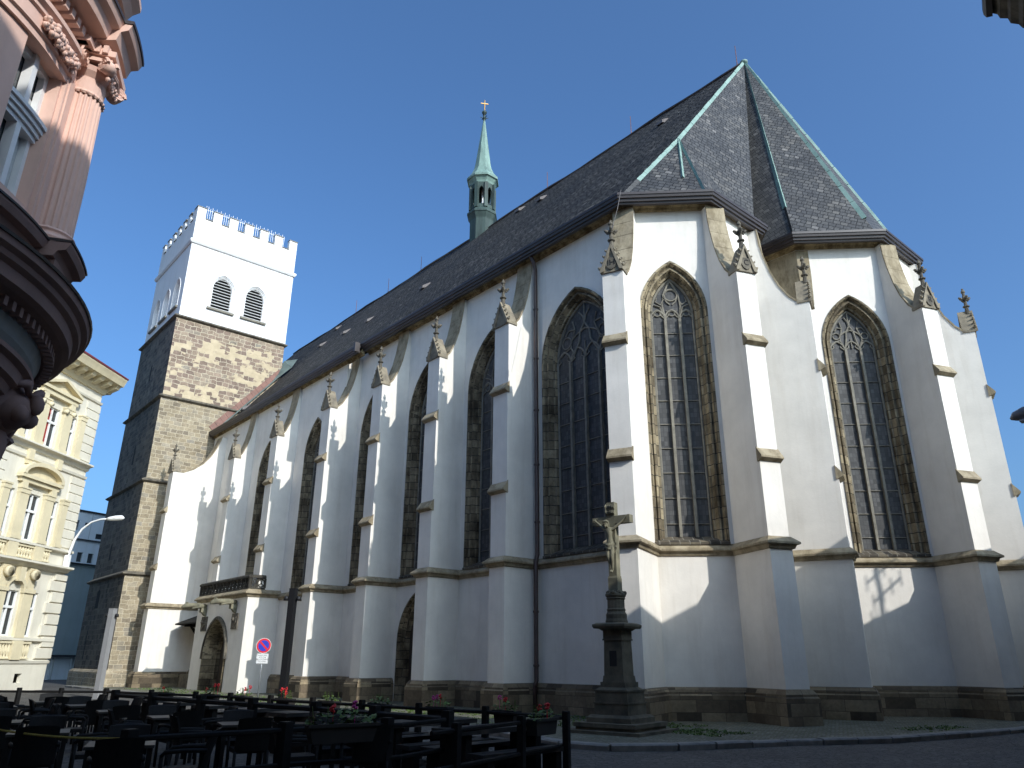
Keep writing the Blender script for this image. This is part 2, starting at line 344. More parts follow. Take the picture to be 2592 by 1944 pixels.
def text_mesh(txt, size, mat, name, parent, origin, ux, uz, depth=.006, align='CENTER'):
    cu = bpy.data.curves.new(name, 'FONT'); cu.body = txt; cu.size = size; cu.align_x = align; cu.align_y = 'CENTER'; cu.extrude = depth; cu.space_line = 1.0
    tmp = bpy.data.objects.new(name, cu); C.objects.link(tmp); dg = bpy.context.evaluated_depsgraph_get()
    me = bpy.data.meshes.new_from_object(tmp.evaluated_get(dg)); bpy.data.objects.remove(tmp); bpy.data.curves.remove(cu)
    me.materials.clear(); me.materials.append(M[mat])
    ux = Vector(ux).normalized(); uz = Vector(uz).normalized(); un = ux.cross(uz)
    mt = Matrix((ux, uz, un)).transposed().to_4x4(); mt.translation = Vector(origin); me.transform(mt)
    o = bpy.data.objects.new(name, me); C.objects.link(o); setpar(o, parent); return o
# ------------------------------------------------------------------ gothic pieces
def arch(w, zb, zs, za, n=9, t=0, uc=0):
    "pointed outline from the left foot over the apex to the right foot, shrunk inwards by t"
    h = za-zs; Rr = (w*w+h*h)/(2*w); c = w-Rr; r = Rr-t; apz = math.sqrt(max(.0001, r*r-c*c)); a1 = math.atan2(apz, -c)
    rt = [(c+r*math.cos(a1*i/n), zs+r*math.sin(a1*i/n)) for i in range(n+1)]; rt[-1] = (0, zs+apz)
    pts = [(-(w-t), zb)]+[(-x, z) for x, z in rt]+[(x, z) for x, z in rt[-2::-1]]+[(w-t, zb)]
    return [(x+uc, z) for x, z in pts]
def arch_wall(mb, F, u0, u1, z0, z1, ops):
    "wall sheet with pointed openings (uc, w, zb, zs, za), one per column"
    x = u0
    for uc, w, zb, zs, za in sorted(ops):
        mb.poly([F(x, 0, z0), F(uc-w, 0, z0), F(uc-w, 0, z1), F(x, 0, z1)])
        if zb > z0: mb.poly([F(uc-w, 0, z0), F(uc+w, 0, z0), F(uc+w, 0, zb), F(uc-w, 0, zb)])
        o = arch(w, zb, zs, za, uc=uc)[1:-1]
        for (a, b), (c, d) in zip(o[:-1], o[1:]): mb.poly([F(a, 0, b), F(c, 0, d), F(c, 0, z1), F(a, 0, z1)])
        x = uc+w
    mb.poly([F(x, 0, z0), F(u1, 0, z0), F(u1, 0, z1), F(x, 0, z1)])
def rect_wall(mb, F, u0, u1, z0, z1, holes, d=0, depth=.25):
    us = sorted({u0, u1, *[h[0] for h in holes], *[h[1] for h in holes]}); zs = sorted({z0, z1, *[h[2] for h in holes], *[h[3] for h in holes]})
    for a, b in zip(us[:-1], us[1:]):
        for c, e in zip(zs[:-1], zs[1:]):
            if any(h[0] <= a and b <= h[1] and h[2] <= c and e <= h[3] for h in holes): continue
            mb.poly([F(a, d, c), F(b, d, c), F(b, d, e), F(a, d, e)])
    for a, b, c, e in holes:
        for (p, q), (r, t) in (((a, c), (b, c)), ((b, c), (b, e)), ((b, e), (a, e)), ((a, e), (a, c))):
            mb.poly([F(p, d, q), F(r, d, t), F(r, d-depth, t), F(p, d-depth, q)])
ORD = [(0, .0), (0, .05), (.07, .05), (.10, .0), (.13, -.10), (.18, -.14), (.20, -.07), (.26, -.07), (.29, -.16), (.33, -.28), (.40, -.30), (.42, -.48)]
def gothic_window(F, uc, w, zb, zs, za, parent, style=0, lights=3, orders=ORD, label=None):
    mb = MB(); prev = None
    for t, d in orders:
        cur = [F(u, d, z) for u, z in arch(w, zb+.02, zs, za, t=t, uc=uc)]
        if prev:
            n = len(cur); mb.add(prev+cur, [(i, i+1, n+i+1, n+i) for i in range(n-1)])
        prev = cur
    fr = mb.build('window', 'window_stone', parent, fix=False)
    T = orders[-1][0]; wi = w-T
    mb = MB(); mb.prism([(.10, zb-.05), (.10, zb+.03), (-.50, zb+.30), (-.50, zb-.05)], uc-w, uc+w, F); mb.build('sill', 'sill_stone', fr)
    mb = MB(); o = arch(w, zb+.2, zs, za, t=T-.01, uc=uc); mb.poly([F(u, -.47, z) for u, z in o]); mb.build('glass', 'church_glass', fr, fix=False)
    mb = MB(); d0 = -.44; zh = zs-.15
    Z0 = zb+.25
    def bar(pts, r=.045, n=5): mb.tube([F(uc+u, d0, z) for u, z in pts], r, n)
    step = 2*wi/lights; mulls = [-wi+step*i for i in range(1, lights)]
    for u in mulls:
        mb.box(uc+u-.045, uc+u+.045, d0-.06, d0+.10, Z0, zh, F)
    inner = arch(w, Z0, zs, za, t=T+.03); bar(inner, .05)
    z = Z0+.45
    while z < zh-.1:
        mb.box(uc-wi, uc+wi, d0-.02, d0+.012, z-.011, z+.011, F); z += .86
    for i in range(lights):
        c = -wi+step*(i+.5); a = [(c+u, z) for u, z in arch(step/2, zh-.05, zh, zh+step*.72, 6)]
        bar(a, .04)
        for s in (-1, 1): bar([(c+s*step*.5, zh+.02), (c+s*step*.22, zh+.16), (c+s*step*.34, zh+.36)], .028, 4)
    top = inner[len(inner)//2][1]; h = top-zh
    def circ(c, z, r, rr=.035): bar([(c+r*math.cos(2*PI*k/14), z+r*math.sin(2*PI*k/14)) for k in range(15)], rr)
    if style == 0:
        circ(0, zh+h*.60, min(.30, wi*.30)); 
        for i in range(lights): circ(-wi+step*(i+.5), zh+.03+step*.38, step*.2, .026)
        for s in (-1, 1):
            bar([(s*mulls[-1], zh), (s*wi*.42, zh+h*.33), (s*wi*.34, zh+h*.62), (s*wi*.12, zh+h*.86), (0, zh+h*.97)], .04)
            bar([(s*mulls[-1], zh), (s*wi*.52, zh+h*.30), (s*wi*.80, zh+h*.36)], .035)
            bar([(s*wi*.34, zh+h*.5), (s*wi*.5, zh+h*.36), (s*wi*.72, zh+h*.44), (s*wi*.66, zh+h*.54)], .028, 4)
            bar([(s*wi*.05, zh+h*.36), (s*wi*.22, zh+h*.44), (s*wi*.30, zh+h*.56)], .03, 4)
    else:
        for s in (-1, 1):
            bar([(s*mulls[-1], zh), (s*wi*.20, zh+h*.30), (s*wi*.16, zh+h*.48), (0, zh+h*.62)], .042)
            bar([(0, zh+h*.62), (s*wi*.05, zh+h*.74), (s*wi*.18, zh+h*.84)], .035)
            bar([(0, zh+h*.52), (s*wi*.28, zh+h*.46), (s*wi*.44, zh+h*.40), (s*wi*.50, zh+h*.26), (s*wi*.36, zh+h*.12)], .035)
            bar([(s*wi*.44, zh+h*.40), (s*wi*.34, zh+h*.56), (s*wi*.42, zh+h*.72)], .035)
            bar([(s*wi*.34, zh+h*.56), (s*wi*.56, zh+h*.58), (s*wi*.68, zh+h*.50)], .032)
            bar([(s*wi*.50, zh+h*.26), (s*wi*.72, zh+h*.22), (s*wi*.86, zh+h*.16)], .032)
            circ(s*wi*.64, zh+h*.37, wi*.16, .026)
        bar([(0, zh+h*.62), (0, zh+h*.98)], .035)
        bar([(0, zh+.1), (0, zh+h*.3)], .03)
    mb.build('tracery', 'tracery_stone', fr)
    return fr
def finial(mb, F, u, d, z0, h):
    c = F(u, d, z0); k = h/1.35
    mb.lathe([(0, 0), (.11*k, 0), (.085*k, .30*k), (.085*k, .34*k), (.15*k, .38*k), (.15*k, .42*k), (.075*k, .46*k), (.07*k, .70*k), (.12*k, .76*k), (.10*k, .86*k), (.07*k, .92*k), (.06*k, 1.08*k), (.10*k, 1.14*k), (.085*k, 1.2*k), (.04*k, 1.28*k), (.055*k, 1.32*k), (0, 1.36*k)], c, 8)
    for j in range(4):
        a = PI/4+j*PI/2; ca, sa = math.cos(a), math.sin(a)
        for rr, zz, br in ((.17, .80, .085), (.22, .84, .065), (.13, .72, .06)):
            mb.ball((c[0]+rr*k*ca, c[1]+rr*k*sa, c[2]+zz*k), br*k, 5)
def buttress(F, L, w, parent, K=1.0, emblem=None, w2=None, tip=16.65, zt=17.75, low=True, gz=14.5, label=None):
    "F: origin on the wall plane, u across, d outwards"
    st = (0, .04, .08, .12); zd = (5.05, 7.75, 11.7)
    mb = MB(); h = w/2; s = .35
    mb.prism([(-s, 0), (L, 0), (L, zd[0]*K), (-s, zd[0]*K)], -h, h, F); h = (w2 or w)/2
    for i in range(1, 3): mb.prism([(-s, zd[i-1]*K), (L-st[i], zd[i-1]*K), (L-st[i], zd[i]*K), (-s, zd[i]*K)], -h, h, F)
    Lg = L-st[3]; g = gz*K
    side = [(-s, zd[2]*K), (Lg, zd[2]*K), (Lg, g), (Lg*.80, g-.02), (Lg*.60, g+.32*K), (Lg*.42, g+.85*K), (Lg*.28, g+1.5*K), (Lg*.18, g+2.2*K), (Lg*.12, g+2.8*K), (Lg*.10, zt), (-s, zt)]
    mb.prism(side, -h, h, F)
    b = mb.build('buttress', 'white_plaster', parent)
    for i in (1, 2):
        mb = MB(); z = zd[i]*K; d1 = L-st[i]; d0 = L-st[i+1]
        mb.prism([(d0-.03, z+.30), (d1+.17, z-.02), (d1+.17, z-.08), (d1-.02, z-.18), (d0-.03, z-.18)], -h-.045, h+.045, F)
        mb.build('drip_course', 'sandstone', b)
    mb = MB(); cp = side[2:10]
    for (d0, z0), (d1, z1) in zip(cp[:-1], cp[1:]):
        q = [F(u, d, z) for (d, z, e) in ((d0, z0, 0), (d1, z1, 0), (d1+.035, z1+.05, 1), (d0+.035, z0+.07, 1)) for u in (-h-.03, h+.03)]
        mb.add(q, [(0, 2, 3, 1), (2, 4, 5, 3), (4, 6, 7, 5), (6, 0, 1, 7), (0, 6, 4, 2), (1, 3, 5, 7)])
    mb.build('coping', 'sandstone', b)
    mb = MB(); ga = g+.96*K; e = h+.01; zt_f = tip*K
    mb.slab([(-e, g-.02), (e, g-.02), (e, g+.05), (0, ga), (-e, g+.05)], Lg-.40, Lg+.06, F)
    mb.slab([(-e-.03, g-.02), (-e-.03, g+.07), (0, ga+.10), (0, ga-.05), (-e+.10, g+.02)], Lg-.42, Lg+.12, F)
    mb.slab([(e+.03, g-.02), (e+.03, g+.07), (0, ga+.10), (0, ga-.05), (e-.10, g+.02)], Lg-.42, Lg+.12, F)
    for sg in (-1, 1):
        for q in (.06, .28, .5, .72):
            u = sg*(e+.03)*(1-q); z = g+.09+(ga-g)*q; c = F(u+sg*.03, Lg+.05, z+.03)
            mb.ball(c, .055 if q > .1 else .075, 5); c = F(u+sg*.085, Lg+.05, z+.07); mb.ball(c, .04, 5)
    mb.build('gable', 'gable_stone', b)
    mb = MB(); finial(mb, F, 0, Lg-.05, ga-.05, zt_f-ga+.05); mb.build('finial', 'dark_stone', b)
    if emblem:
        mb = MB(); mb.slab([(-.19, g+.50), (.19, g+.50), (.19, g+.24), (.12, g+.11), (0, g+.05), (-.12, g+.11), (-.19, g+.24)], Lg+.055, Lg+.10, F); mb.build('emblem_shield', 'dark_stone', b)
        ux = Vector(F(1, 0, 0))-Vector(F(0, 0, 0)); text_mesh(emblem, .3, 'void', 'emblem_letters', b, F(0, Lg+.102, g+.31), ux, (0, 0, 1), .008)
    return b
# ------------------------------------------------------------------ church
church = thing('church', 'large white gothic church with dark slate roof, pinnacled buttresses and square west tower', 'church', (-35, 30, 0))
YC, YN = 19.04, 18.55
A = (-15.48, 19.04); J = (-13.16, 21.36); J2 = (-13.16, 24.13); Kc = (-12.57, 26.41); Lc = (-10.05, 28.93); Mc = (-10.05, 31.61); Nc = (-12.23, 33.79)
gJ, gL, gM, gN = (-13.41, 21.11), (-10.39, 28.59), (-10.39, 31.61), (-12.57, 33.79)  # line the eaves are set out from
FC = Fr((0, YC), (1, 0), (0, -1)); FN = Fr((0, YN), (1, 0), (0, -1))
FA = Fr(A, (S2, S2), (S2, -S2)); FJ = Fr(J, (0, 1), (1, 0)); FK = Fr(Kc, (S2, S2), (S2, -S2)); FL = Fr(Lc, (0, 1), (1, 0))
def wdir(a): return (math.cos(R(a)), math.sin(R(a)))
def bfr(c, a): n = wdir(a); return Fr(c, (-n[1], n[0]), n)
XJ = -35.62; ZT = 17.95; LA = 3.281; LE = 2.77
wins_c = [(-18.15, 1.95, 5.3, 12.9, 15.65), (-23.3, 1.62, 5.3, 12.95, 15.6), (-28.0, 1.68, 5.3, 12.95, 15.6), (-32.75, 1.62, 5.3, 12.95, 15.6)]
wins_n = [(-38.7, 1.25, 5.3, 12.9, 15.1), (-45.3, 1.25, 5.3, 12.9, 15.1)]
mb = MB()
arch_wall(mb, FC, XJ, A[0], 0, 5.05, [(-28.3, 1.38, 0, 2.55, 4.62)])
arch_wall(mb, FC, XJ, A[0], 5.05, ZT, wins_c)
arch_wall(mb, FN, -55.99, XJ, 0, ZT, wins_n)
mb.poly([FN(XJ, 0, 0), FC(XJ, 0, 0), FC(XJ, 0, ZT), FN(XJ, 0, ZT)])
arch_wall(mb, FA, 0, LA, 0, ZT, [(1.55, 1.20, 5.3, 13.6, 15.6)])
arch_wall(mb, FJ, 0, LE, 0, ZT, [(1.38, 1.0, 5.3, 13.6, 15.6)])
arch_wall(mb, FK, 0, 3.564, 0, ZT, [(1.77, 1.28, 5.3, 13.5, 15.6)])
arch_wall(mb, FL, 0, 2.68, 0, ZT, [(1.34, 1.0, 5.3, 13.6, 15.6)])
V = (-15.69, 26.41)
for a, b in ((J2, V), (V, Kc), (Mc, Nc), (Nc, (-13.4, 36)), ((-13.4, 36), (-13.4, 39)), ((-13.4, 39), (-15.5, 41)), ((-15.5, 41), (-70, 41)), ((-70, 41), (-70, 18.55)), ((-70, 18.55), (-64.5, 18.55))):
    mb.poly([(*a, 0), (*b, 0), (*b, ZT), (*a, ZT)])
wall = mb.build('wall', 'white_plaster', church, fix=False)
for i, (uc, w, zb, zs, za) in enumerate(wins_c): gothic_window(FC, uc, w, zb, zs, za, church, 1 if i % 2 == 0 else 0, 4 if i == 0 else 3)
for (uc, w, zb, zs, za) in wins_n: gothic_window(FN, uc, w, zb, zs, za, church, 0, 3)
gothic_window(FA, 1.55, 1.20, 5.3, 13.6, 15.6, church, 0); gothic_window(FK, 1.77, 1.28, 5.3, 13.5, 15.6, church, 1)
gothic_window(FJ, 1.38, 1.0, 5.3, 13.6, 15.6, church, 1); gothic_window(FL, 1.34, 1.0, 5.3, 13.6, 15.6, church, 0)
BW = .86
nave_b = [(-20.98, 17.50), (-25.68, 17.48), (-30.38, 17.42), (-35.30, 17.22)]
plan = []
def nb(x, yf, yw): return [(x-BW/2, yw), (x-BW/2, yf), (x+BW/2, yf), (x+BW/2, yw)]
# buttresses (front y is that of the lowest stage)
for i, (x, yf) in enumerate(nave_b):
    yw = YC
    buttress(Fr((x, yw), (1, 0), (0, -1)), yw-yf, BW, church, 1.0)
buttress(Fr((-41.78, YN), (1, 0), (0, -1)), 1.35, BW, church, .99)
buttress(Fr((-48.3, YN), (1, 0), (0, -1)), 1.35, BW, church, .985)
buttress(Fr((-53.75, YN), (1, 0), (0, -1)), 3.45, .9, church, .965, zt=17.0)
oct_b = [(A, -67.5, 1.95, 'IH'), (J, -22.5, 1.63, 'C'), (J2, 22.5, 1.85, None), (Lc, -22.5, 1.56, 'R'), (Mc, 22.5, 1.80, None)]
for c, a, L, em in oct_b: buttress(bfr(c, a), L, .80, church, 1.0, em, .74, gz=14.3, tip=16.4)
# plan outline of the lower stage for string course and socle
def lines(p, d, q, e):
    det = d[0]*(-e[1])+e[0]*d[1]; t = ((q[0]-p[0])*(-e[1])+e[0]*(q[1]-p[1]))/det; return (p[0]+t*d[0], p[1]+t*d[1])
def ob(c, a, L, w, dprev, dnext):
    n = wdir(a); u = (-n[1], n[0]); l = (c[0]-u[0]*w/2, c[1]-u[1]*w/2); r = (c[0]+u[0]*w/2, c[1]+u[1]*w/2)
    return [lines(l, n, c, dprev), (l[0]+n[0]*L, l[1]+n[1]*L), (r[0]+n[0]*L, r[1]+n[1]*L), lines(r, n, c, dnext)]
pE, pSE, pN_ = (1, 0), (S2, S2), (0, 1)
q_ = nb(-35.30, 17.22, YC); right = [(q_[0][0], YN)]+q_[1:]
for x, yf in reversed(nave_b[:3]): right += nb(x, yf, YC)
right += ob(A, -67.5, 1.95, .80, pE, pSE)+ob(J, -22.5, 1.63, .80, pSE, pN_)+ob(J2, 22.5, 1.85, .80, pN_, (-S2, S2))+[V, Kc]+ob(Lc, -22.5, 1.56, .80, pSE, pN_)+ob(Mc, 22.5, 1.80, .80, pN_, (-S2, S2))+[Nc]
right = [(-41.35, YN)]+right
left = [(-55.9, YN), (-54.2, YN), (-54.2, 15.0), (-53.3, 15.0), (-53.3, YN), (-48.75, YN)]
prof_s = [(-.02, 4.90), (.06, 4.92), (.10, 5.02), (.19, 5.05), (.19, 5.11), (.0, 5.28), (-.02, 5.28)]
MB().sweep(right, prof_s).build('string_course', 'sandstone', church); MB().sweep(left, [(a, b*.99) for a, b in prof_s]).build('string_course', 'sandstone', church)
prof_b = [(-.02, -.1), (.17, -.1), (.17, .80), (.13, .84), (.13, .90), (.05, 1.02), (-.02, 1.04)]
mb = MB()
k0 = next(i for i, q in enumerate(right) if abs(q[0]+30.38+BW/2) < .01 and abs(q[1]-YC) < .01)
for pth in (right[:k0+3]+[(-29.93, YC)], [(-26.85, YC)]+right[k0+4:], left): MB().sweep(pth, prof_b).build('socle', 'socle_stone', church)
# side doorway between buttresses
mb = MB(); prev = None
for t, d in [(0, .03), (.06, .03), (.12, -.10), (.2, -.06), (.26, -.2), (.34, -.18), (.42, -.42)]:
    cur = [FC(u, d, z) for u, z in arch(1.38, 0, 2.55, 4.62, t=t, uc=-28.3)]
    if prev: n = len(cur); mb.add(prev+cur, [(i, i+1, n+i+1, n+i) for i in range(n-1)])
    prev = cur
dw = mb.build('doorway', 'window_stone', church, fix=False)
mb = MB(); mb.poly([FC(u, -.4, z) for u, z in arch(1.38, 0, 2.55, 4.62, t=.40, uc=-28.3)]); mb.build('door_leaf', 'door_wood', dw, fix=False)
mb = MB(); FKs = Fr(Kc, (1, 0), (0, -1)); mb.add([FKs(-1.6, .03, 17.7), FKs(.0, .03, 17.7), FKs(.0, .03, 15.2), FKs(-1.6, .03, 15.2), FK(.46, .03, 17.7), FK(.46, .03, 16.6), FK(.40, .03, 15.2), FK(.46, 0, 17.7), FK(.46, 0, 16.6), FK(.40, 0, 15.2)], [(0, 1, 2, 3), (1, 4, 5, 6, 2), (4, 7, 8, 5), (5, 8, 9, 6)]); mb.build('stone_pier', 'sandstone', church, fix=False)
# cornice and gutter
cor = [(-.1, 17.72), (.08, 17.75), (.14, 17.84), (.2, 17.84), (.3, 17.9), (.45, 17.92), (.45, 18.1), (0, 18.1)]
gut = [(.36, 17.80), (.54, 17.77), (.56, 17.85), (.62, 17.85), (.64, 17.95), (.70, 17.96), (.72, 18.06), (.75, 18.07), (.75, 18.17), (.69, 18.19), (.2, 18.26), (.2, 18.0)]
pc = [(-34.1, YC), A, gJ, (-13.41, 24.2), (-14.6, 25.39)]; pk = [(-14.3, 26.41), Kc, gL, gM, gN, (-14, 35.2)]; XG = -33.9; pn = [(-56.0, YN), (XG, YN)]
nav = lambda pr, dz=-.2, sc=.72: [(o*sc, z+dz) for o, z in pr]
for pth, f in ((pc, lambda q: q), (pk, lambda q: q), (pn, nav)):
    MB().sweep(pth, f(cor)).build('cornice', 'cornice_stone', church); mb = MB().sweep(pth, f(gut))
    if pth is pn: mb.box(XG-.12, XG+.04, YN-.60, YN-.3, 17.62, 18.16)
    mb.build('gutter', 'gutter_metal', church)
# roof
ZE = 18.2; PK = (-15.6, 30, 32.15)
Ra = (-15.36, 18.73, ZE); Rj = (-13.1, 20.99, ZE); Rj2 = (-13.1, 24.26, ZE); Rv = (-14.5, 25.7, ZE); Rk = (-12.44, 26.1, ZE); Rl = (-10.08, 28.49, ZE); Rm = (-10.08, 31.76, ZE); Rn = (-12.44, 34.1, ZE)
T = (-14.92, 22.2, 22.49)
def sagroof(mb, x0, x1, ye, ze, nx=26, ny=8):
    pts = []
    for i in range(nx+1):
        x = x0+(x1-x0)*i/nx
        for j in range(ny+1):
            t = j/ny; z = ze+(32.15-ze)*t; y = ye+(30-ye)*t
            wv = .05*math.sin(x*.55+2*t)+.04*math.sin(x*1.3+1)*(.4+t)
            pts.append((x, y, z+wv*(math.sin(PI*t)*.8+.35*t)))
    k = ny+1
    mb.add(pts, [(i*k+j, (i+1)*k+j, (i+1)*k+j+1, i*k+j+1) for i in range(nx) for j in range(ny)])
mb = MB(); sagroof(mb, -70, XJ, 18.45, 17.86); sagroof(mb, XJ, -15.6, 18.73, ZE, 16)
mb.poly([Ra, T, PK, (-15.6, 18.73, ZE)])
mb.poly([(-70, 30, 32.15), PK, (-15.6, 41.3, ZE), (-70, 41.3, ZE)]); mb.poly([(-70, 18.45, ZE), (-70, 41.3, ZE), (-70, 30, 32.15)])
roof = mb.build('roof', 'slate', church, fix=False)
mb = MB(); mb.poly([Ra, Rj, T]); mb.poly([Rj, Rj2, Rv, PK, T]); mb.poly([Rk, Rl, PK]); mb.poly([Rm, Rn, PK]); mb.poly([Rn, (-13, 36, ZE), (-13.1, 39, ZE), (-15.6, 41.3, ZE), PK])
ra = mb.build('apse_roof', 'slate_diagonal', church, fix=False)
mb = MB(); mb.poly([Rv, Rk, PK]); mb.poly([Rl, Rm, PK]); mb.build('apse_roof', 'slate_dark', church, fix=False)
def strip(mb, a, b, r0=.065, r1=.065, lift=.02):
    a, b = Vector(a), Vector(b); n = 12; side = (b-a).cross(Vector((0, 0, 1))).normalized(); up = side.cross(b-a).normalized()
    for i in range(n):
        p, q = a.lerp(b, (i+.02)/n), a.lerp(b, (i+.99)/n); rr0 = r0+(r1-r0)*i/n; lf = lift+.012*(i % 2)
        q1 = [p+side*rr0-up*.06, p+up*(lf+.07), p-side*rr0-up*.06, q+side*rr0-up*.06, q+up*(lf+.07), q-side*rr0-up*.06]
        mb.add(q1, [(0, 1, 4, 3), (1, 2, 5, 4), (0, 2, 1), (3, 4, 5)])
def lerp(a, b, t): return tuple(a[i]+(b[i]-a[i])*t for i in range(3))
mb = MB(); strip(mb, PK, T); strip(mb, T, lerp(T, Ra, .72)); strip(mb, T, lerp(T, Rj, 1)); strip(mb, T, lerp(T, lerp(Ra, Rj, .75), .7), .10, .10); strip(mb, PK, lerp(PK, Rk, .87), .04, .12); strip(mb, PK, lerp(PK, Rl, .93), .04, .12); strip(mb, PK, Rm); mb.ball(PK, .22, 8, (1, 1, .6))
mb.build('hip_flashing', 'patina', church, fix=False)
mb = MB(); strip(mb, PK, Rv, .05, .34, .05); mb.build('valley_flashing', 'patina_dark', church, fix=False)
for a, b in ((lerp(PK, Rk, .87), Rk), (lerp(T, Ra, .72), Ra)): mb = MB(); strip(mb, a, b); mb.build('hip_flashing', 'grey_roof', church, fix=False)
mb = MB(); mb.tube([(-70+i*1.36, 30, 32.2+.05*math.sin(i*.75)+.03*math.sin(i*1.8)) for i in range(41)], .09, 6)
mb.build('ridge_cap', 'gutter_metal', church)
for x in (-16.0, -23.5, -31, -46.3, -51.4, -57): 
    mb = MB(); mb.tube([(x, 30, 32.1), (x, 30, 32.4), (x, 30, 33.6)], [.06, .025, .018], 5); mb.build('lightning_rod', 'copper_brown', church)
def vent(x, t):
    y, z = 18.73+(30-18.73)*t, ZE+(32.15-ZE)*t
    mb = MB(); F = Fr((x, y), (1, 0), (0, -1)); mb.prism([(-.02, z-.03), (.30, z-.20), (.30, z-.02), (-.30, z+.42), (-.3, z+.36)], -.22, .22, F); mb.build('roof_vent', 'vent_metal', church)
for x, t in ((-19.5, .79), (-29.5, .82), (-32.6, .90), (-36.2, .45), (-43.5, .47), (-48.8, .55), (-57.2, .86), (-54.4, .62), (-55.6, .15)): vent(x, t)
# copper flashing against the tower
XT = -55.9
mb = MB(); n = 14
for i in range(n):
    t0, t1 = i/n, (i+.97)/n; f = lambda t: (18.3+(23.2-18.3)*t, 18.05+(24.0-18.05)*t)
    (ya, za), (yb, zb) = f(t0), f(t1)
    mb.add([(XT+.02, ya, za), (XT+.02, yb, zb), (XT+.02, yb-.35, zb+.35), (XT+.02, ya-.35, za+.35), (XT+.06, ya, za), (XT+.06, yb, zb), (XT+.06, yb-.35, zb+.35), (XT+.06, ya-.35, za+.35)], [(4, 5, 6, 7), (0, 3, 2, 1), (0, 1, 5, 4), (1, 2, 6, 5), (2, 3, 7, 6), (3, 0, 4, 7)])
mb.build('roof_flashing', 'copper_brown', church)
mb = MB(); mb.add([(XT+.1, 22.2, 22.85), (XT+.8, 23.6, 24.5), (-58.5, 25.5, 26.8), (XT-.2, 23.3, 25.3), (XT+.1, 22.8, 23.9)], [(0, 1, 4), (1, 3, 4), (1, 2, 3)]); mb.tube([(XT+.2, 18.3, 17.95), (XT+.25, 23.0, 23.85)], .06, 5); mb.build('roof_flashing', 'saddle_metal', church, fix=False)
# downpipe
mb = MB(); mb.tube([(-20.28, 18.55, 17.9), (-20.3, 18.8, 17.5), (-20.3, 18.87, 17.2), (-20.3, 18.87, 5.4), (-20.3, 18.78, 5.15), (-20.3, 18.78, 1.1), (-20.3, 18.72, .95), (-20.3, 18.72, .1)], .085, 8)
for z in (1.6, 3.4, 6.6, 8.8, 11, 13.2, 15.4): mb.lathe([(.1, -.04), (.11, 0), (.1, .04)], (-20.3, 18.87 if z > 5.3 else 18.78, z), 8)
mb.build('downpipe', 'pipe_metal', church)
mb = MB(); mb.tube([(-14.9, 18.2, 18.1), (-14.95, 18.0, 17.2), (-15.1, 17.9, 16.6), (-15.05, 17.7, 15.9)], .012, 4); mb.build('lightning_cable', 'gutter_metal', church)
# ridge turret
rt = (-38.2, 30, 0); mb = MB(); n8 = 8
def octl(prof, c=rt, a0=22.5): return MB().lathe([(r*.93, z) for r, z in prof], c, 8, a0, a0+360)
tb = octl([(1.02, 29.5), (1.02, 32.9), (1.05, 33.0), (1.22, 33.35), (1.28, 33.4), (1.28, 33.55), (1.02, 33.85), (1.02, 33.9), (0, 33.9)]).build('ridge_turret', 'patina_dark', church)
mb = MB()
for k in range(8):
    a = 22.5+45*k; c = (rt[0]+.91*math.cos(R(a)), rt[1]+.91*math.sin(R(a)))
    mb.cbox((c[0], c[1], 33.85), .26, .26, 2.2, R(a))
    F = bfr((rt[0]+.84*math.cos(R(a+22.5)), rt[1]+.84*math.sin(R(a+22.5))), a+22.5); o = arch(.21, 35.2, 35.25, 35.75, 5)
    pts = o[1:-1]
    for (u, z), (u2, z2) in zip(pts[:-1], pts[1:]): mb.add([F(u, .04, z), F(u2, .04, z2), F(u2, .04, 36.1), F(u, .04, 36.1), F(u, -.06, z), F(u2, -.06, z2)], [(0, 1, 2, 3), (0, 4, 5, 1)])
    for s in (-1, 1): mb.box(min(s*.21, s*.38), max(s*.21, s*.38), -.06, .04, 33.85, 36.1, F)
    mb.box(-.38, .38, -.05, .05, 33.85, 34.15, F)
mb.build('lantern', 'patina_dark', tb)
mb = MB(); mb.tube([(rt[0], rt[1], 33.9), (rt[0], rt[1], 36.2)], .07, 6); mb.tube([(rt[0]-.5, rt[1]-.5, 34.7), (rt[0]+.5, rt[1]+.5, 34.7)], .03, 5); mb.build('bell_frame', 'white_paint', tb)
octl([(1.0, 36.05), (1.08, 36.25), (1.25, 36.5), (1.38, 36.55), (1.38, 36.72), (1.36, 36.74), (1.0, 37.2), (.78, 37.7), (.68, 38.2), (.08, 42.6), (0, 42.6)]).build('spire', 'patina_spire', tb)
mb = MB().lathe([(0, 42.5), (.09, 42.5), (.09, 42.65), (.16, 42.75), (.08, 42.9), (.07, 43.1), (.2, 43.3), (.2, 43.42), (.07, 43.55), (.03, 43.6), (0, 43.6)], rt, 8)
for k in range(6):
    a = k*PI/3; c = (rt[0], rt[1], 42.75); e = (rt[0]+.34*math.cos(a), rt[1]+.34*math.sin(a), 42.88); mb.tube([c, e], [.06, .015], 4)
mb.build('spire_finial', 'patina_dark', tb)
mb = MB(); a = R(60); cx, cy = math.cos(a), math.sin(a)
mb.tube([(rt[0], rt[1], 43.55), (rt[0], rt[1], 44.6)], .045, 4); mb.tube([(rt[0]-.3*cx, rt[1]-.3*cy, 44.25), (rt[0]+.3*cx, rt[1]+.3*cy, 44.25)], .045, 4); mb.build('cross', 'gold', tb)
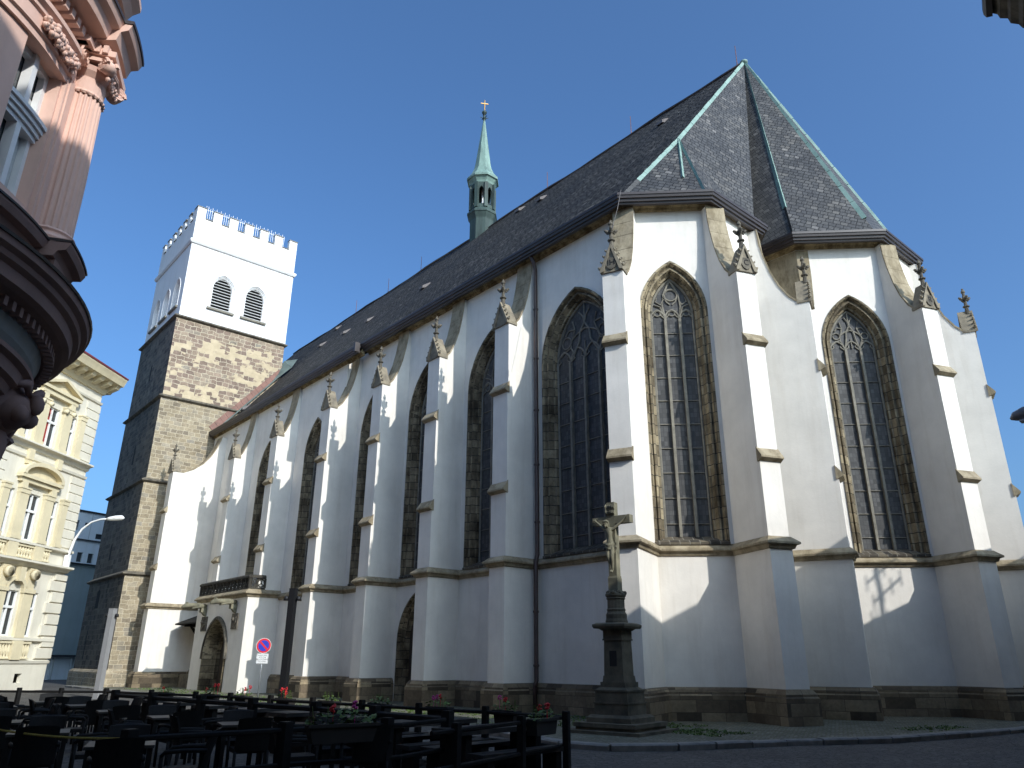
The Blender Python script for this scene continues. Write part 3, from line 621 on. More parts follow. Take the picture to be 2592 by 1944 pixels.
# porch
XP0, XP1, YP = -48.78, -41.30, 16.72
FP = Fr((0, YP), (1, 0), (0, -1)); zs_ = 5.22
mb = MB(); arch_wall(mb, FP, XP0, XP1, 0, zs_, [(-45.05, 1.72, 0, 2.0, 4.0)])
mb.box(XP1-.3, XP1, YP+.005, YN+.2, 0, zs_); mb.box(XP0, XP0+.3, YP+.005, YN+.2, 0, zs_); mb.box(XP0+.3, XP1-.3, YP+.01, YN, zs_-.1, zs_)
po = mb.build('porch', 'white_plaster', church, fix=False)
mb = MB(); prev = None
for t, d in [(0, .10), (.10, .10), (.14, .0), (.22, -.18), (.3, -.12), (.40, -.34), (.5, -.28), (.62, -.52), (.7, -.5), (.74, -.75)]:
    cur = [FP(u, d, z) for u, z in arch(1.72, 0, 2.0, 4.0, t=t, uc=-45.05)]
    if prev: n = len(cur); mb.add(prev+cur, [(i, i+1, n+i+1, n+i) for i in range(n-1)])
    prev = cur
mb.build('portal', 'window_stone', po, fix=False)
mb = MB(); o = arch(1.82, 1.8, 2.0, 4.12, uc=-45.05); i_ = arch(1.82, 1.8, 2.0, 4.12, t=.14, uc=-45.05); n = len(o)
mb.add([FP(u, .16, z) for u, z in o]+[FP(u, .16, z) for u, z in i_]+[FP(u, .0, z) for u, z in o], [(i, i+1, n+i+1, n+i) for i in range(n-1)]+[(i, i+1, 2*n+i+1, 2*n+i) for i in range(n-1)]); mb.build('hood_mould', 'dark_stone', po, fix=False)
mb = MB(); mb.poly([FP(u, -.7, z) for u, z in arch(1.72, 0, 2.0, 4.0, t=.7, uc=-45.05)]); mb.build('door_leaf', 'door_wood', po, fix=False)
mb = MB(); mb.sweep([(XP0, YN), (XP0, YP), (XP1, YP), (XP1, YN)], [(-.02, 5.0), (.06, 5.02), (.12, 5.14), (.24, 5.18), (.24, 5.24), (.04, 5.42), (-.02, 5.42)]); mb.build('string_course', 'sandstone', po)
mb = MB(); pp = [(XP0+.0, YP+1.2), (XP0, YP), (XP1, YP), (XP1, YP+.9)]
mb.sweep(pp, [(-.12, 6.02), (.08, 6.02), (.08, 6.12), (.0, 6.2), (-.12, 6.2)]); mb.sweep(pp, [(-.1, 5.42), (.04, 5.42), (.04, 5.52), (-.1, 5.52)])
def seg_tr(p, q):
    L_ = math.hypot(q[0]-p[0], q[1]-p[1]); U = ((q[0]-p[0])/L_, (q[1]-p[1])/L_); F = Fr(p, U, (U[1], -U[0])); k = max(1, round(L_/.55)); s = L_/k
    for i in range(k+1): mb.box(i*s-.05, i*s+.05, -.08, .02, 5.52, 6.02, F)
    for i in range(k):
        c = (i+.5)*s
        mb.tube([F(c+.19*math.cos(t*PI/5), -.03, 5.77+.21*math.sin(t*PI/5)) for t in range(10)], .035, 4, True)
        for g in (-1, 1): mb.tube([F(c+g*.2, -.03, 5.56), F(c, -.03, 5.77), F(c+g*.05, -.03, 5.95)], .03, 4)
seg_tr(pp[0], pp[1]); seg_tr(pp[1], pp[2]); seg_tr(pp[2], pp[3]); mb.build('balustrade', 'black_stone', po)
for x in (-47.35, -42.75):
    mb = MB(); mb.box(x-.16, x+.16, YP-.35, YP, 4.42, 4.66); mb.prism([(0, 4.2), (.12, 4.25), (.3, 4.45), (0, 4.45)], x-.13, x+.13, FP)
    P = [(x, YP-.05, 4.75), (x, YP-.5, 4.8), (x-.03, YP-.9, 4.80), (x-.05, YP-1.25, 4.76), (x-.05, YP-1.45, 4.66)]
    mb.tube(P, [.15, .17, .14, .15, .06], 8); mb.ball((x-.05, YP-1.15, 4.86), .11, 6); mb.ball((x-.12, YP-1.2, 4.93), .05, 5); mb.ball((x+.02, YP-1.2, 4.93), .05, 5); mb.tube([(x-.14, YP-.4, 4.72), (x-.2, YP-.9, 4.62)], [.06, .04], 5); mb.tube([(x+.14, YP-.4, 4.72), (x+.1, YP-.9, 4.62)], [.06, .04], 5)
    mb.build('gargoyle', 'cross_stone', po)
for x in (-47.3, -42.6):
    mb = MB(); mb.box(x-.42, x+.42, -.0, .07, 3.35, 4.18, FP); mb.slab([(x-.30, 4.0), (x+.30, 4.0), (x+.28, 3.7), (x, 3.45), (x-.28, 3.7)], .07, .13, FP); mb.ball(FP(x, .13, 3.85), .13, 6); mb.build('relief_plaque', 'dark_stone', po)
# shingled canopy over the carved rocks beside the porch
mb = MB(); FQ = Fr((0, YN), (1, 0), (0, -1))
mb.add([(-52.2, YN, 4.75), (-48.75, YN, 4.75), (-48.75, 16.7, 3.95), (-52.6, 16.7, 3.95), (-53.25, 17.4, 3.95), (-53.25, YN, 4.0), (-52.2, YN, 4.65), (-48.75, YN, 4.65), (-48.75, 16.7, 3.87), (-52.6, 16.7, 3.87), (-53.25, 17.4, 3.87), (-53.25, YN, 3.9)], [(0, 1, 2, 3), (0, 3, 4), (0, 4, 5), (6, 9, 8, 7), (6, 10, 9), (6, 11, 10), (2, 8, 9, 3), (3, 9, 10, 4), (4, 10, 11, 5)])
can = mb.build('canopy', 'black_wood', church)
mb = MB()
for x in (-51.6, -49.3): mb.tube([(x, YN, 3.0), (x, 17.7, 3.4), (x, 17.3, 3.9)], .09, 5); mb.box(x-.08, x+.08, 17.0, YN, 3.75, 3.87)
mb.build('bracket', 'black_wood', can)
mb = MB()
for i in range(46):
    x = random.uniform(-52.4, -48.9); z = random.uniform(.2, 2.0)*(.5+.5*min(1, (x+52.6)/2)); mb.ball((x, YN-.1-.75*(1-z/2.4), z), random.uniform(.18, .42), 6, (1, .8, .8))
mb.box(-52.6, -48.8, YN-1.1, YN, 0, .9); mb.build('rock_relief', 'dark_stone', church)
# ------------------------------------------------------------------ tower
def sq(x0, x1, y0, y1): return [(x0, y0), (x1, y0), (x1, y1), (x0, y1)]
SH = (XT-9.3, XT, 13.98, 23.4)
def ring(mb, x0, x1, y0, y1, z0, z1, faces='ENWS'):
    for k, (a, b) in dict(S=((x0, y0), (x1, y0)), E=((x1, y0), (x1, y1)), N=((x1, y1), (x0, y1)), W=((x0, y1), (x0, y0))).items():
        if k in faces: mb.poly([(*a, z0), (*b, z0), (*b, z1), (*a, z1)])
lev = [(0, 7.2, 0), (7.2, 13.65, .12), (13.65, 20.0, .24), (20.0, 26.55, .32)]
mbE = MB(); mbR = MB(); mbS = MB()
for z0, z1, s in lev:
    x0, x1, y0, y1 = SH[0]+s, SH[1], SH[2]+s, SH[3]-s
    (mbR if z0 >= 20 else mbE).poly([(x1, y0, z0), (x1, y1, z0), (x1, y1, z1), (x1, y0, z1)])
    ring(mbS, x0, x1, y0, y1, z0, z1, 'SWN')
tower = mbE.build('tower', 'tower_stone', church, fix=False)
mbR.build('masonry', 'tower_stone_red', tower, fix=False); mbS.build('masonry', 'tower_stone_shaded', tower, fix=False)
for z, s in ((7.2, 0), (13.65, .12), (20.0, .24), (26.55, .32)):
    mb = MB()
    x0, x1, y0, y1 = SH[0]+s, SH[1], SH[2]+s, SH[3]-s
    mb.sweep(sq(x0, x1, y0, y1), [(-.3, z-.12), (.05, z-.12), (.2, z-.02), (.2, z+.05), (-.14, z+.28), (-.3, z+.28)], True)
    mb.build('string_course', 'dark_stone', tower)
mb = MB(); mb.sweep(sq(*SH), [(-.1, -.1), (.22, -.1), (.22, .95), (.1, 1.1), (-.1, 1.15)], True); mb.build('plinth', 'tower_stone', tower)
# belfry
B0, B1, Y0, Y1 = SH[0]+.42, XT, SH[2]+.45, 23.12
FE = Fr((XT, 0), (0, 1), (1, 0)); FS = Fr((0, Y0), (1, 0), (0, -1))
ew = [(17.42, .98, 28.0, 29.9, 31.15), (20.12, .98, 28.0, 29.9, 31.15)]; sw = [(-57.7, .85, 27.8, 29.4, 30.6), (-60.25, .85, 27.8, 29.4, 30.6), (-62.75, .85, 27.8, 29.4, 30.6)]
mb = MB(); arch_wall(mb, FE, Y0, Y1, 26.6, 33.3, ew); arch_wall(mb, FS, B0, B1, 26.6, 33.3, sw); ring(mb, B0, B1, Y0, Y1, 26.6, 33.3, 'NW')
# battlements
zp, zc, zm = 33.3, 35.55, 36.5
def crenel(a, b, F, cut):
    mb.box(a, b, -.4, 0, zp, zc, F); L_ = b-a; k = 6; gap = .62; mer = (L_-k*gap)/(k+1); x = a
    for i in range(k+1):
        mb.box(x, x+mer, -.4, 0, zc, zm, F); x += mer+gap
crenel(Y0, Y1, FE, 0); crenel(B0, B1-.4, FS, 0); crenel(Y0+.4, Y1, Fr((B0, 0), (0, 1), (-1, 0)), 0); crenel(B0+.4, B1-.4, Fr((0, Y1), (1, 0), (0, 1)), 0)
bel = mb.build('belfry', 'tower_plaster', tower, fix=False)
mb = MB(); mb.sweep(sq(B0, B1, Y0, Y1), [(-.1, 33.1), (.10, 33.1), (.18, 33.25), (.18, 33.38), (.02, 33.5), (-.1, 33.5)], True); mb.build('cornice', 'tower_plaster', tower)
mb = MB()
def caps(a, b, F):
    L_ = b-a; k = 6; gap = .62; mer = (L_-k*gap)/(k+1); x = a
    for i in range(k+1):
        mb.box(x-.03, x+mer+.03, -.44, .05, zm, zm+.06, F)
        if i < k: mb.box(x+mer, x+mer+gap, -.44, .06, zc, zc+.05, F)
        x += mer+gap
caps(Y0, Y1, FE); caps(B0, B1, FS); mb.build('battlement_coping', 'tracery_stone', tower)
mb = MB()
for ax, p0, p1 in (((1), (B1-.9, Y0+.9), (B1-.9, Y1-.9)), ((0), (B0+.9, Y0+.9), (B1-.9, Y0+.9))):
    p0, p1 = Vector(p0), Vector(p1); L_ = (p1-p0).length; k = int(L_/.17)
    for z in (35.6, 37.0): mb.tube([(*p0, z), (*p1, z)], .022, 4)
    for i in range(k+1):
        q = p0.lerp(p1, i/k); mb.tube([(*q, 35.4), (*q, 37.35 if i % 2 else 37.2)], .02, 4)
mb.poly([(B0+.3, Y0+.3, 35), (B1-.3, Y0+.3, 35), (B1-.3, Y1-.3, 35), (B0+.3, Y1-.3, 35)])
mb.build('railing', 'white_paint', tower)
def louvre(F, uc, w, zb, zs, za, n=11, blind=False):
    mb = MB(); prev = None
    for t, d in [(0, .0), (.0, .04), (.06, .04), (.08, -.04), (.14, -.04), (.16, -.12), (.22, -.12), (.24, -.34)]:
        cur = [F(u, d, z) for u, z in arch(w, zb, zs, za, t=t, uc=uc)]
        if prev: k = len(cur); mb.add(prev+cur, [(i, i+1, k+i+1, k+i) for i in range(k-1)])
        prev = cur
    f = mb.build('louvre_window', 'tower_plaster', tower, fix=False)
    wi = w-.22; h = za-zs; Rr = (w*w+h*h)/(2*w)
    mb = MB()
    for i in range(n):
        z = zb+.12+(za-.32-zb)*i/n; half = wi if z < zs else max(.05, math.sqrt(max(0, (Rr-.24)**2-(z-zs)**2))+(w-Rr))
        if blind: continue
        mb.prism([(-.16, z), (-.14, z+.02), (-.34, z+.15), (-.36, z+.13)], uc-half, uc+half, F)
    o = arch(w, zb, zs, za, t=.23, uc=uc); 
    mb.m = 1; mb.poly([F(u, -.36 if not blind else -.26, z) for u, z in o]); mb.m = 2
    mb.box(uc-w-.1, uc+w+.1, -.1, .16, zb-.16, zb, F)
    o2 = mb.build('louvre_slats', ['louvre', 'void' if not blind else 'tower_plaster', 'tracery_stone'], tower, fix=False)
for q in ew: louvre(FE, *q)
for q in sw: louvre(FS, *q, blind=True)
FS2 = Fr((0, SH[2]+.32), (1, 0), (0, -1)); FS1 = Fr((0, SH[2]+.12), (1, 0), (0, -1)); FS0 = Fr((0, SH[2]), (1, 0), (0, -1)); FS15 = Fr((0, SH[2]+.24), (1, 0), (0, -1))
mb = MB()
for F, u, z, hh, ww in ((FS2, -60.4, 22.4, 1.4, .16), (FS15, -60.4, 15.6, 1.6, .18), (FS1, -61.3, 8.6, 1.2, .2), (FS0, -61.9, 5.2, 1.3, .42), (FS0, -63, 1.8, 2.2, .10)):
    o = arch(ww, z, z+hh*.7, z+hh, uc=u); mb.slab(o, .004, .012, F)
mb.build('slit_window', 'void', tower)
# ------------------------------------------------------------------ ground
def sheet(name, pts, z, mat, kind='structure'):
    mb = MB(); mb.poly([(x, y, z) for x, y in pts]); return struct(mb.build(name, mat, fix=False), kind)
sheet('ground', [(-900, -900), (900, -900), (900, 900), (-900, 900)], 0, 'cobbles')
kerb = [(-60, 12.6), (-40, 13.2), (-26, 13.6), (-18.6, 13.5), (-15.2, 12.9), (-12.6, 12.3), (-11.4, 12.6), (-10.6, 13.8), (-9.7, 16.5), (-8.5, 19.0), (-7.9, 22), (-7.5, 25), (-7.4, 50)]
mb = MB(); up = [(x, y, .10) for x, y in kerb]+[(-60, 50, .10)]
mb.poly(up); struct(mb.build('pavement', 'pavement_cobbles', fix=False))
mb = MB()
for (a, b) in zip(kerb[:-1], kerb[1:]):
    L_ = math.hypot(b[0]-a[0], b[1]-a[1]); k = max(1, round(L_/1.0)); U = ((b[0]-a[0])/L_, (b[1]-a[1])/L_); F = Fr(a, U, (U[1], -U[0]))
    for i in range(k):
        e = random.uniform(.012, .035); h = .125+random.uniform(-.012, .012); p0, p1 = i*L_/k+e, (i+1)*L_/k-e
        mb.prism([(-.28, -.02), (.02, -.02), (.035+random.uniform(-.015, .015), h-.03), (.0, h), (-.27, h)], p0, p1, F)
struct(mb.build('kerb', 'kerb_stone'))
mb = MB()
def patchy(x0, x1, y0, y1, n, z=.104):
    for i in range(n):
        x, y = random.uniform(x0, x1), random.uniform(y0, y1); r = random.uniform(.03, .13)
        for k in range(5):
            a = random.uniform(0, 2*PI); q = random.uniform(.2, 1)*r; h = random.uniform(.015, .055); c = (x+q*math.cos(a), y+q*math.sin(a)); b = random.uniform(0, PI)
            mb.add([(c[0]-.025*math.cos(b), c[1]-.025*math.sin(b), z), (c[0]+.025*math.cos(b), c[1]+.025*math.sin(b), z), (c[0]+random.uniform(-.05, .05), c[1]+random.uniform(-.05, .05), z+h)], [(0, 1, 2)])
patchy(-26, -15.5, 13.9, 17.1, 420); patchy(-52, -27, 14.0, 16.6, 420); patchy(-12.8, -11.2, 16.0, 17.6, 160); patchy(-9.6, -8.6, 21.5, 24, 60); patchy(-19, -13, 16.9, 18.6, 250)
struct(mb.build('grass', 'leaf', fix=False), 'stuff'); bpy.data.objects['grass']['label'] = 'sparse grass and moss growing between the paving stones along the church foot'; bpy.data.objects['grass']['category'] = 'grass'
# ------------------------------------------------------------------ wayside cross
cr = thing('wayside_cross', 'weathered stone crucifix on a tall stepped pedestal in front of the apse', 'crucifix', (-13.5, 15.35, 0)); CA = R(12)
def FX(u, d, z): return (-13.5+u*math.cos(CA)+d*math.sin(CA), 15.35+u*math.sin(CA)-d*math.cos(CA), z)
def lay(mb, hw, z0, z1, hw1=None):
    h1 = hw if hw1 is None else hw1
    p = [FX(sx*h, sy*h, z) for z, h in ((z0, hw), (z1, h1)) for sx, sy in ((-1, -1), (1, -1), (1, 1), (-1, 1))]
    mb.add(p, [(0, 1, 2, 3), (4, 5, 6, 7), (0, 1, 5, 4), (1, 2, 6, 5), (2, 3, 7, 6), (3, 0, 4, 7)])
mb = MB(); lay(mb, 1.02, .0, .10); lay(mb, 1.06, .08, .17); lay(mb, .82, .15, .26); lay(mb, .86, .24, .33); lay(mb, .62, .31, .44); lay(mb, .62, .44, .50, .55)
mb.build('steps', 'cross_base_stone', cr)
mb = MB(); lay(mb, .475, .48, .76, .47); lay(mb, .49, .75, .79); lay(mb, .455, .79, 1.04, .45); lay(mb, .47, 1.03, 1.07); lay(mb, .45, 1.07, 1.13, .36)
lay(mb, .35, 1.13, 1.25); lay(mb, .31, 1.24, 1.40, .29); lay(mb, .275, 1.38, 2.26, .255); lay(mb, .285, 2.24, 2.28); lay(mb, .27, 2.28, 2.50); lay(mb, .29, 2.48, 2.54, .36); lay(mb, .44, 2.53, 2.58, .47); lay(mb, .47, 2.58, 2.63); lay(mb, .47, 2.63, 2.67, .38)
ped = mb.build('pedestal', 'cross_base_stone', cr)
mb = MB(); mb.box(-.10, .10, .24, .274, 1.62, 1.99, FX); mb.build('inscription_panel', 'black_metal', ped)
mb = MB()
mb.lathe([(.0, 2.66), (.29, 2.66), (.29, 2.72), (.27, 2.78), (.275, 2.88), (.24, 2.94), (.235, 2.97), (.25, 3.0), (.225, 3.04), (.225, 3.25), (.25, 3.28), (.24, 3.31), (.27, 3.35), (.27, 3.40), (.18, 3.46), (0, 3.46)], (FX(0, 0, 0)[0], FX(0, 0, 0)[1], 0), 16, smooth=False)
for i in range(46):
    a = random.uniform(0, 2*PI); r = random.uniform(.1, .25); mb.ball(FX(r*math.cos(a), r*math.sin(a), 3.42+(.25-r)*.35), random.uniform(.035, .065), 5)
mb.build('drum', 'cross_base_stone', cr)
mb = MB(); mb.box(-.14, .14, -.12, .12, 3.44, 3.80, FX); mb.prism([(-.12, 3.80), (.12, 3.80), (.10, 3.86), (-.10, 3.86)], -.135, .135, FX); mb.box(-.12, .12, -.10, .10, 3.84, 5.82, FX); mb.box(-.575, .575, -.098, .098, 5.23, 5.44, FX)
mb.build('cross', 'cross_stone', cr)
mb = MB(); mb.tube([FX(-.13, .12, 5.76), FX(-.13, .16, 5.70), FX(-.12, .13, 5.63), FX(-.12, .15, 5.55), FX(-.11, .11, 5.50)], .02, 5)
pt = [(-.14, 5.75, .13), (-.14, 5.68, .15), (-.14, 5.6, .125), (-.13, 5.52, .145), (-.13, 5.48, .12)]
for (u, z, d), (u2, z2, d2) in zip(pt[:-1], pt[1:]): mb.add([FX(u, d, z), FX(-u, d, z), FX(-u2, d2, z2), FX(u2, d2, z2), FX(u, .10, z), FX(-u, .10, z), FX(-u2, .10, z2), FX(u2, .10, z2)], [(0, 1, 2, 3), (4, 7, 6, 5), (0, 3, 7, 4), (1, 5, 6, 2), (0, 4, 5, 1), (3, 2, 6, 7)])
sc_ = mb.build('scroll', 'cross_stone', cr)
ux = Vector(FX(1, 0, 0))-Vector(FX(0, 0, 0)); text_mesh('IN\nRI', .13, 'void', 'letters', sc_, FX(0, .15, 5.615), ux, (0, 0, 1), .004)
def skin(name, joints, edges, mat, parent, lv=2, root=0):
    me = bpy.data.meshes.new(name); me.from_pydata([j[0] for j in joints], edges, []); me.materials.append(M[mat]); o = bpy.data.objects.new(name, me); C.objects.link(o); setpar(o, parent)
    s = o.modifiers.new('skin', 'SKIN'); s.use_smooth_shade = True
    if not me.skin_vertices: 
        bm = bmesh.new(); bm.from_mesh(me); bm.verts.layers.skin.verify(); bm.to_mesh(me); bm.free()
    for i, j in enumerate(joints):
        v = me.skin_vertices[0].data[i]; r = j[1]; v.radius = (r if isinstance(r, tuple) else (r, r)); v.use_root = (i == root)
    o.modifiers.new('subsurf', 'SUBSURF').levels = lv; o.modifiers['subsurf'].render_levels = lv
    return o
def P(u, d, z): return FX(u, d, z)
jt = [(P(.02, .19, 4.66), (.095, .085)), (P(.01, .21, 4.80), (.082, .07)), (P(0, .22, 4.95), (.105, .075)), (P(-.01, .21, 5.06), (.085, .06)), (P(-.02, .22, 5.115), .042),
      (P(-.045, .265, 5.155), .052), (P(-.06, .275, 5.22), (.07, .075)), (P(-.065, .26, 5.275), .058),
      (P(.125, .19, 5.075), .046), (P(.27, .16, 5.19), .036), (P(.385, .135, 5.285), .028), (P(.465, .125, 5.355), .02),
      (P(-.135, .19, 5.075), .046), (P(-.28, .16, 5.19), .036), (P(-.395, .135, 5.285), .028), (P(-.475, .125, 5.355), .02),
      (P(.075, .19, 4.58), .078), (P(.085, .27, 4.33), .055), (P(.055, .20, 4.16), .046), (P(.035, .17, 3.99), .028), (P(.03, .22, 3.93), (.03, .024)),
      (P(-.05, .19, 4.58), .078), (P(-.01, .27, 4.32), .055), (P(-.01, .205, 4.16), .046), (P(.0, .185, 4.0), .028), (P(.005, .235, 3.935), (.03, .024))]
ed = [(0, 1), (1, 2), (2, 3), (3, 4), (4, 5), (5, 6), (6, 7), (3, 8), (8, 9), (9, 10), (10, 11), (3, 12), (12, 13), (13, 14), (14, 15), (0, 16), (16, 17), (17, 18), (18, 19), (19, 20), (0, 21), (21, 22), (22, 23), (23, 24), (24, 25)]
for b, sx in ((11, 1), (15, -1)):
    for k, (du, dz, dd) in enumerate(((.055, .03, .02), (.06, .012, .03), (.055, -.008, .03), (.045, -.026, .025), (.005, .045, .02))):
        i = len(jt); bp = jt[b][0]; u0 = .475*sx; jt.append((P(.465*sx+du*sx*.55, .13+dd*.4, 5.365+dz*.9), .0085)); jt.append((P(.465*sx+du*sx, .13+dd, 5.365+dz*.8), .007)); ed += [(b, i), (i, i+1)]
skin('figure', jt, ed, 'cross_stone', cr)
fig = bpy.data.objects['figure']
mb = MB()
for i in range(9):
    a = -.12+i*.035; mb.tube([P(-.125+i*.004, .22+.05*math.sin(i), 4.70-.012*i), P(0, .29, 4.66-.016*i), P(.13, .21, 4.70-.02*i)], .026, 6)
for i in range(6): mb.tube([P(.12+.015*i, .20, 4.70), P(.14+.012*i, .21, 4.58), P(.13+.012*i, .19, 4.44+.02*i)], .02, 5)
mb.build('loincloth', 'cross_stone', fig)
mb = MB()
for i in range(14):
    a = i/14*2*PI; mb.tube([P(-.062+.03*math.cos(a), .265+.03*math.sin(a), 5.31), P(-.062+.075*math.cos(a), .262+.072*math.sin(a), 5.25), P(-.062+.08*math.cos(a), .25+.06*math.sin(a), 5.15 if math.sin(a) < .35 else 5.24)], .017, 5)
mb.tube([P(-.062+.082*math.cos(k*PI/6), .265+.082*math.sin(k*PI/6), 5.272+.006*(-1)**k) for k in range(12)], .014, 5, True)
mb.build('hair', 'cross_stone', fig)
mb = MB(); mb.ball(P(-.06, .352, 5.212), .014, 5, (1, 1, 1.7)); mb.ball(P(-.052, .325, 5.145), .032, 6, (1, .8, 1.3))
for s in (-1, 1): mb.ball(P(-.06+s*.024, .338, 5.228), .011, 5)
mb.tube([P(-.08, .34, 5.183), P(-.06, .348, 5.181), P(-.04, .34, 5.183)], .006, 4); mb.build('face', 'cross_stone', fig)
# ------------------------------------------------------------------ yellow corner house
yl = thing('yellow_townhouse', 'tall yellow townhouse with pedimented windows, bracketed eaves and red roof edge', 'house', (-58, 6, 0))
ua = R(44.5); YU = (math.sin(ua), -math.cos(ua)); FY = Fr((-55.65, 10.36), YU, (math.cos(ua), math.sin(ua)))
bays = (4.25, 11.6); hol = []
for c in bays:
    for z0, z1, kind in ((14.15, 16.65, 3), (8.4, 11.1, 2), (3.0, 5.5, 1)):
        hol += [(c-.55, c+.55, z0, z1, kind, 'mid'), (c-2.25, c-1.68, z0, z1, kind, 'side'), (c+1.68, c+2.25, z0, z1, kind, 'side')]
mb = MB(); rect_wall(mb, FY, 0, 18, 1.5, 19.3, [h[:4] for h in hol]); rect_wall(mb, FY, 0, 18, 0, 1.5, [(c+q-.3, c+q+.3, .45, .95) for c in bays for q in (-1.9, 0, 1.9)], .10)
for a, b in (((0, 0), (0, -9)), ((18, 0), (18, -9)), ((0, -9), (18, -9))): mb.poly([FY(*a, 0), FY(*b, 0), FY(*b, 19.3), FY(*a, 19.3)])
mb.build('wall', 'cream_plaster', yl, fix=False)
for (a, b, c, e, k, kd) in hol:
    mb = MB(); t = .07; d0, d1 = -.20, -.10
    mb.box(a, a+t, d0, d1, c, e, FY); mb.box(b-t, b, d0, d1, c, e, FY); mb.box(a+t, b-t, d0, d1, c, c+t, FY); mb.box(a+t, b-t, d0, d1, e-t, e, FY); zt = c+(e-c)*.63; mb.box(a+t, b-t, d0, d1+.04, zt-.07, zt+.07, FY)
    if kd == 'mid': mb.box((a+b)/2-.05, (a+b)/2+.05, d0, d1+.01, c+t, zt-.07, FY); mb.box((a+b)/2-.045, (a+b)/2+.045, d0, d1+.01, zt+.07, e-t, FY)
    wd = mb.build('window', 'white_paint', yl)
    mb = MB(); mb.poly([FY(a, -.19, c), FY(b, -.19, c), FY(b, -.19, e), FY(a, -.19, e)]); mb.build('pane', 'house_glass', wd, fix=False)
    mb = MB(); cl = 'red_curtain' if k == 3 else 'curtain'; m_ = (a+b)/2
    for s in range(6):
        x0 = a+.05+(m_-a)*.75*s/6; mb.box(b-.05-(x0-a)-(.06), b-.05-(x0-a)+.02, -.187, -.18+.012*(s % 2), c+.08, e-.05 if k == 3 else c+(e-c)*(.9-.08*s), FY)
    mb.build('curtain', cl, wd)
for c in bays:  # pilasters flanking the middle windows, with capitals and bases
    for s in (-1, 1):
        for z0, z1 in ((14.0, 16.95), (8.3, 11.3)):
            for q, wd_ in ((1.12, .36), (2.62, .26)):
                mb = MB(); u = c+s*q; mb.box(u-wd_, u+wd_, 0, .26, z0, z1-.35, FY); mb.box(u-wd_-.06, u+wd_+.06, 0, .33, z0, z0+.22, FY); mb.box(u-wd_-.06, u+wd_+.06, 0, .34, z1-.10, z1, FY); mb.box(u-wd_-.02, u+wd_+.02, 0, .30, z1-.35, z1-.10, FY)
                if z0 > 12 and q < 2:
                    for e in (-1, 1): mb.tube([FY(u+e*wd_, .10, z1-.3), FY(u+e*wd_, .40, z1-.3)], .15, 8)
                mb.build('pilaster', 'yellow_plaster', yl)
        mb = MB(); mb.box(c+s*1.12-.4, c+s*1.12+.4, 0, .22, 2.9, 5.5, FY); mb.box(c+s*1.12-.46, c+s*1.12+.46, 0, .3, 5.4, 5.62, FY)
        mb.box(c+s*1.12-.3, c+s*1.12+.3, 0, .22, 5.62, 6.85, FY)
        for k in range(5): mb.tube([FY(c+s*1.1-.02, .22, 6.45), FY(c+s*1.1-.02, .5, 6.45)], .3-.04*k, 10)
        mb.build('console', 'yellow_plaster', yl)
def mould(prof, u0=-.05, u1=18.05): MB().prism(prof, u0, u1, FY).build('string_course', 'cream_plaster', yl)
mould([(0, 13.55), (.12, 13.6), (.2, 13.8), (.45, 13.88), (.45, 13.98), (0, 14.12)]); mould([(0, 13.0), (.1, 13.05), (.14, 13.2), (0, 13.25)]); mould([(0, 18.25), (.12, 18.3), (.16, 18.42), (0, 18.5)])
mould([(0, 6.85), (.18, 6.9), (.3, 7.05), (.55, 7.12), (.55, 7.24), (0, 7.32)]); mould([(0, 8.1), (.3, 8.14), (.3, 8.28), (0, 8.34)]); mould([(0, 1.45), (.16, 1.5), (.2, 1.65), (0, 1.72)]); mould([(0, 2.72), (.2, 2.76), (.2, 2.92), (0, 2.95)])
for c in bays:
    for z0, z1 in ((7.35, 8.1), (1.75, 2.7)):
        for s, e, n in ((-.7, .7, 6), (-2.3, -1.62, 3), (1.62, 2.3, 3)):
            mb = MB(); mb.box(c+s, c+e, .02, .22, z0-.02, z0+.05, FY); mb.box(c+s, c+e, .02, .22, z1-.12, z1, FY)
            for i in range(n):
                u = c+s+(e-s)*(i+.5)/n; mb.lathe([(.09, z0+.05), (.05, z0+.18), (.1, z0+.42), (.05, z1-.12), (.09, z1)], FY(u, .12, 0), 6)
            mb.build('balustrade', 'yellow_plaster', yl)
    for s in (-1, 1):
        mb = MB(); mb.box(c+s*1.12-.4, c+s*1.12+.4, 0, .28, 7.3, 8.12, FY); mb.build('pedestal', 'yellow_plaster', yl); mb = MB(); mb.box(c+s*1.12-.4, c+s*1.12+.4, 0, .28, 1.7, 2.74, FY); mb.build('pedestal', 'yellow_plaster', yl); mb = MB(); mb.slab([(c+s*1.3-.2, 13.0), (c+s*1.3+.2, 13.0), (c+s*1.3+.16, 12.7), (c+s*1.3-.16, 12.7)], 0, .2, FY); mb.box(c+s*1.3-.22, c+s*1.3+.22, 0, .25, 12.95, 13.6, FY); mb.build('bracket', 'yellow_plaster', yl)
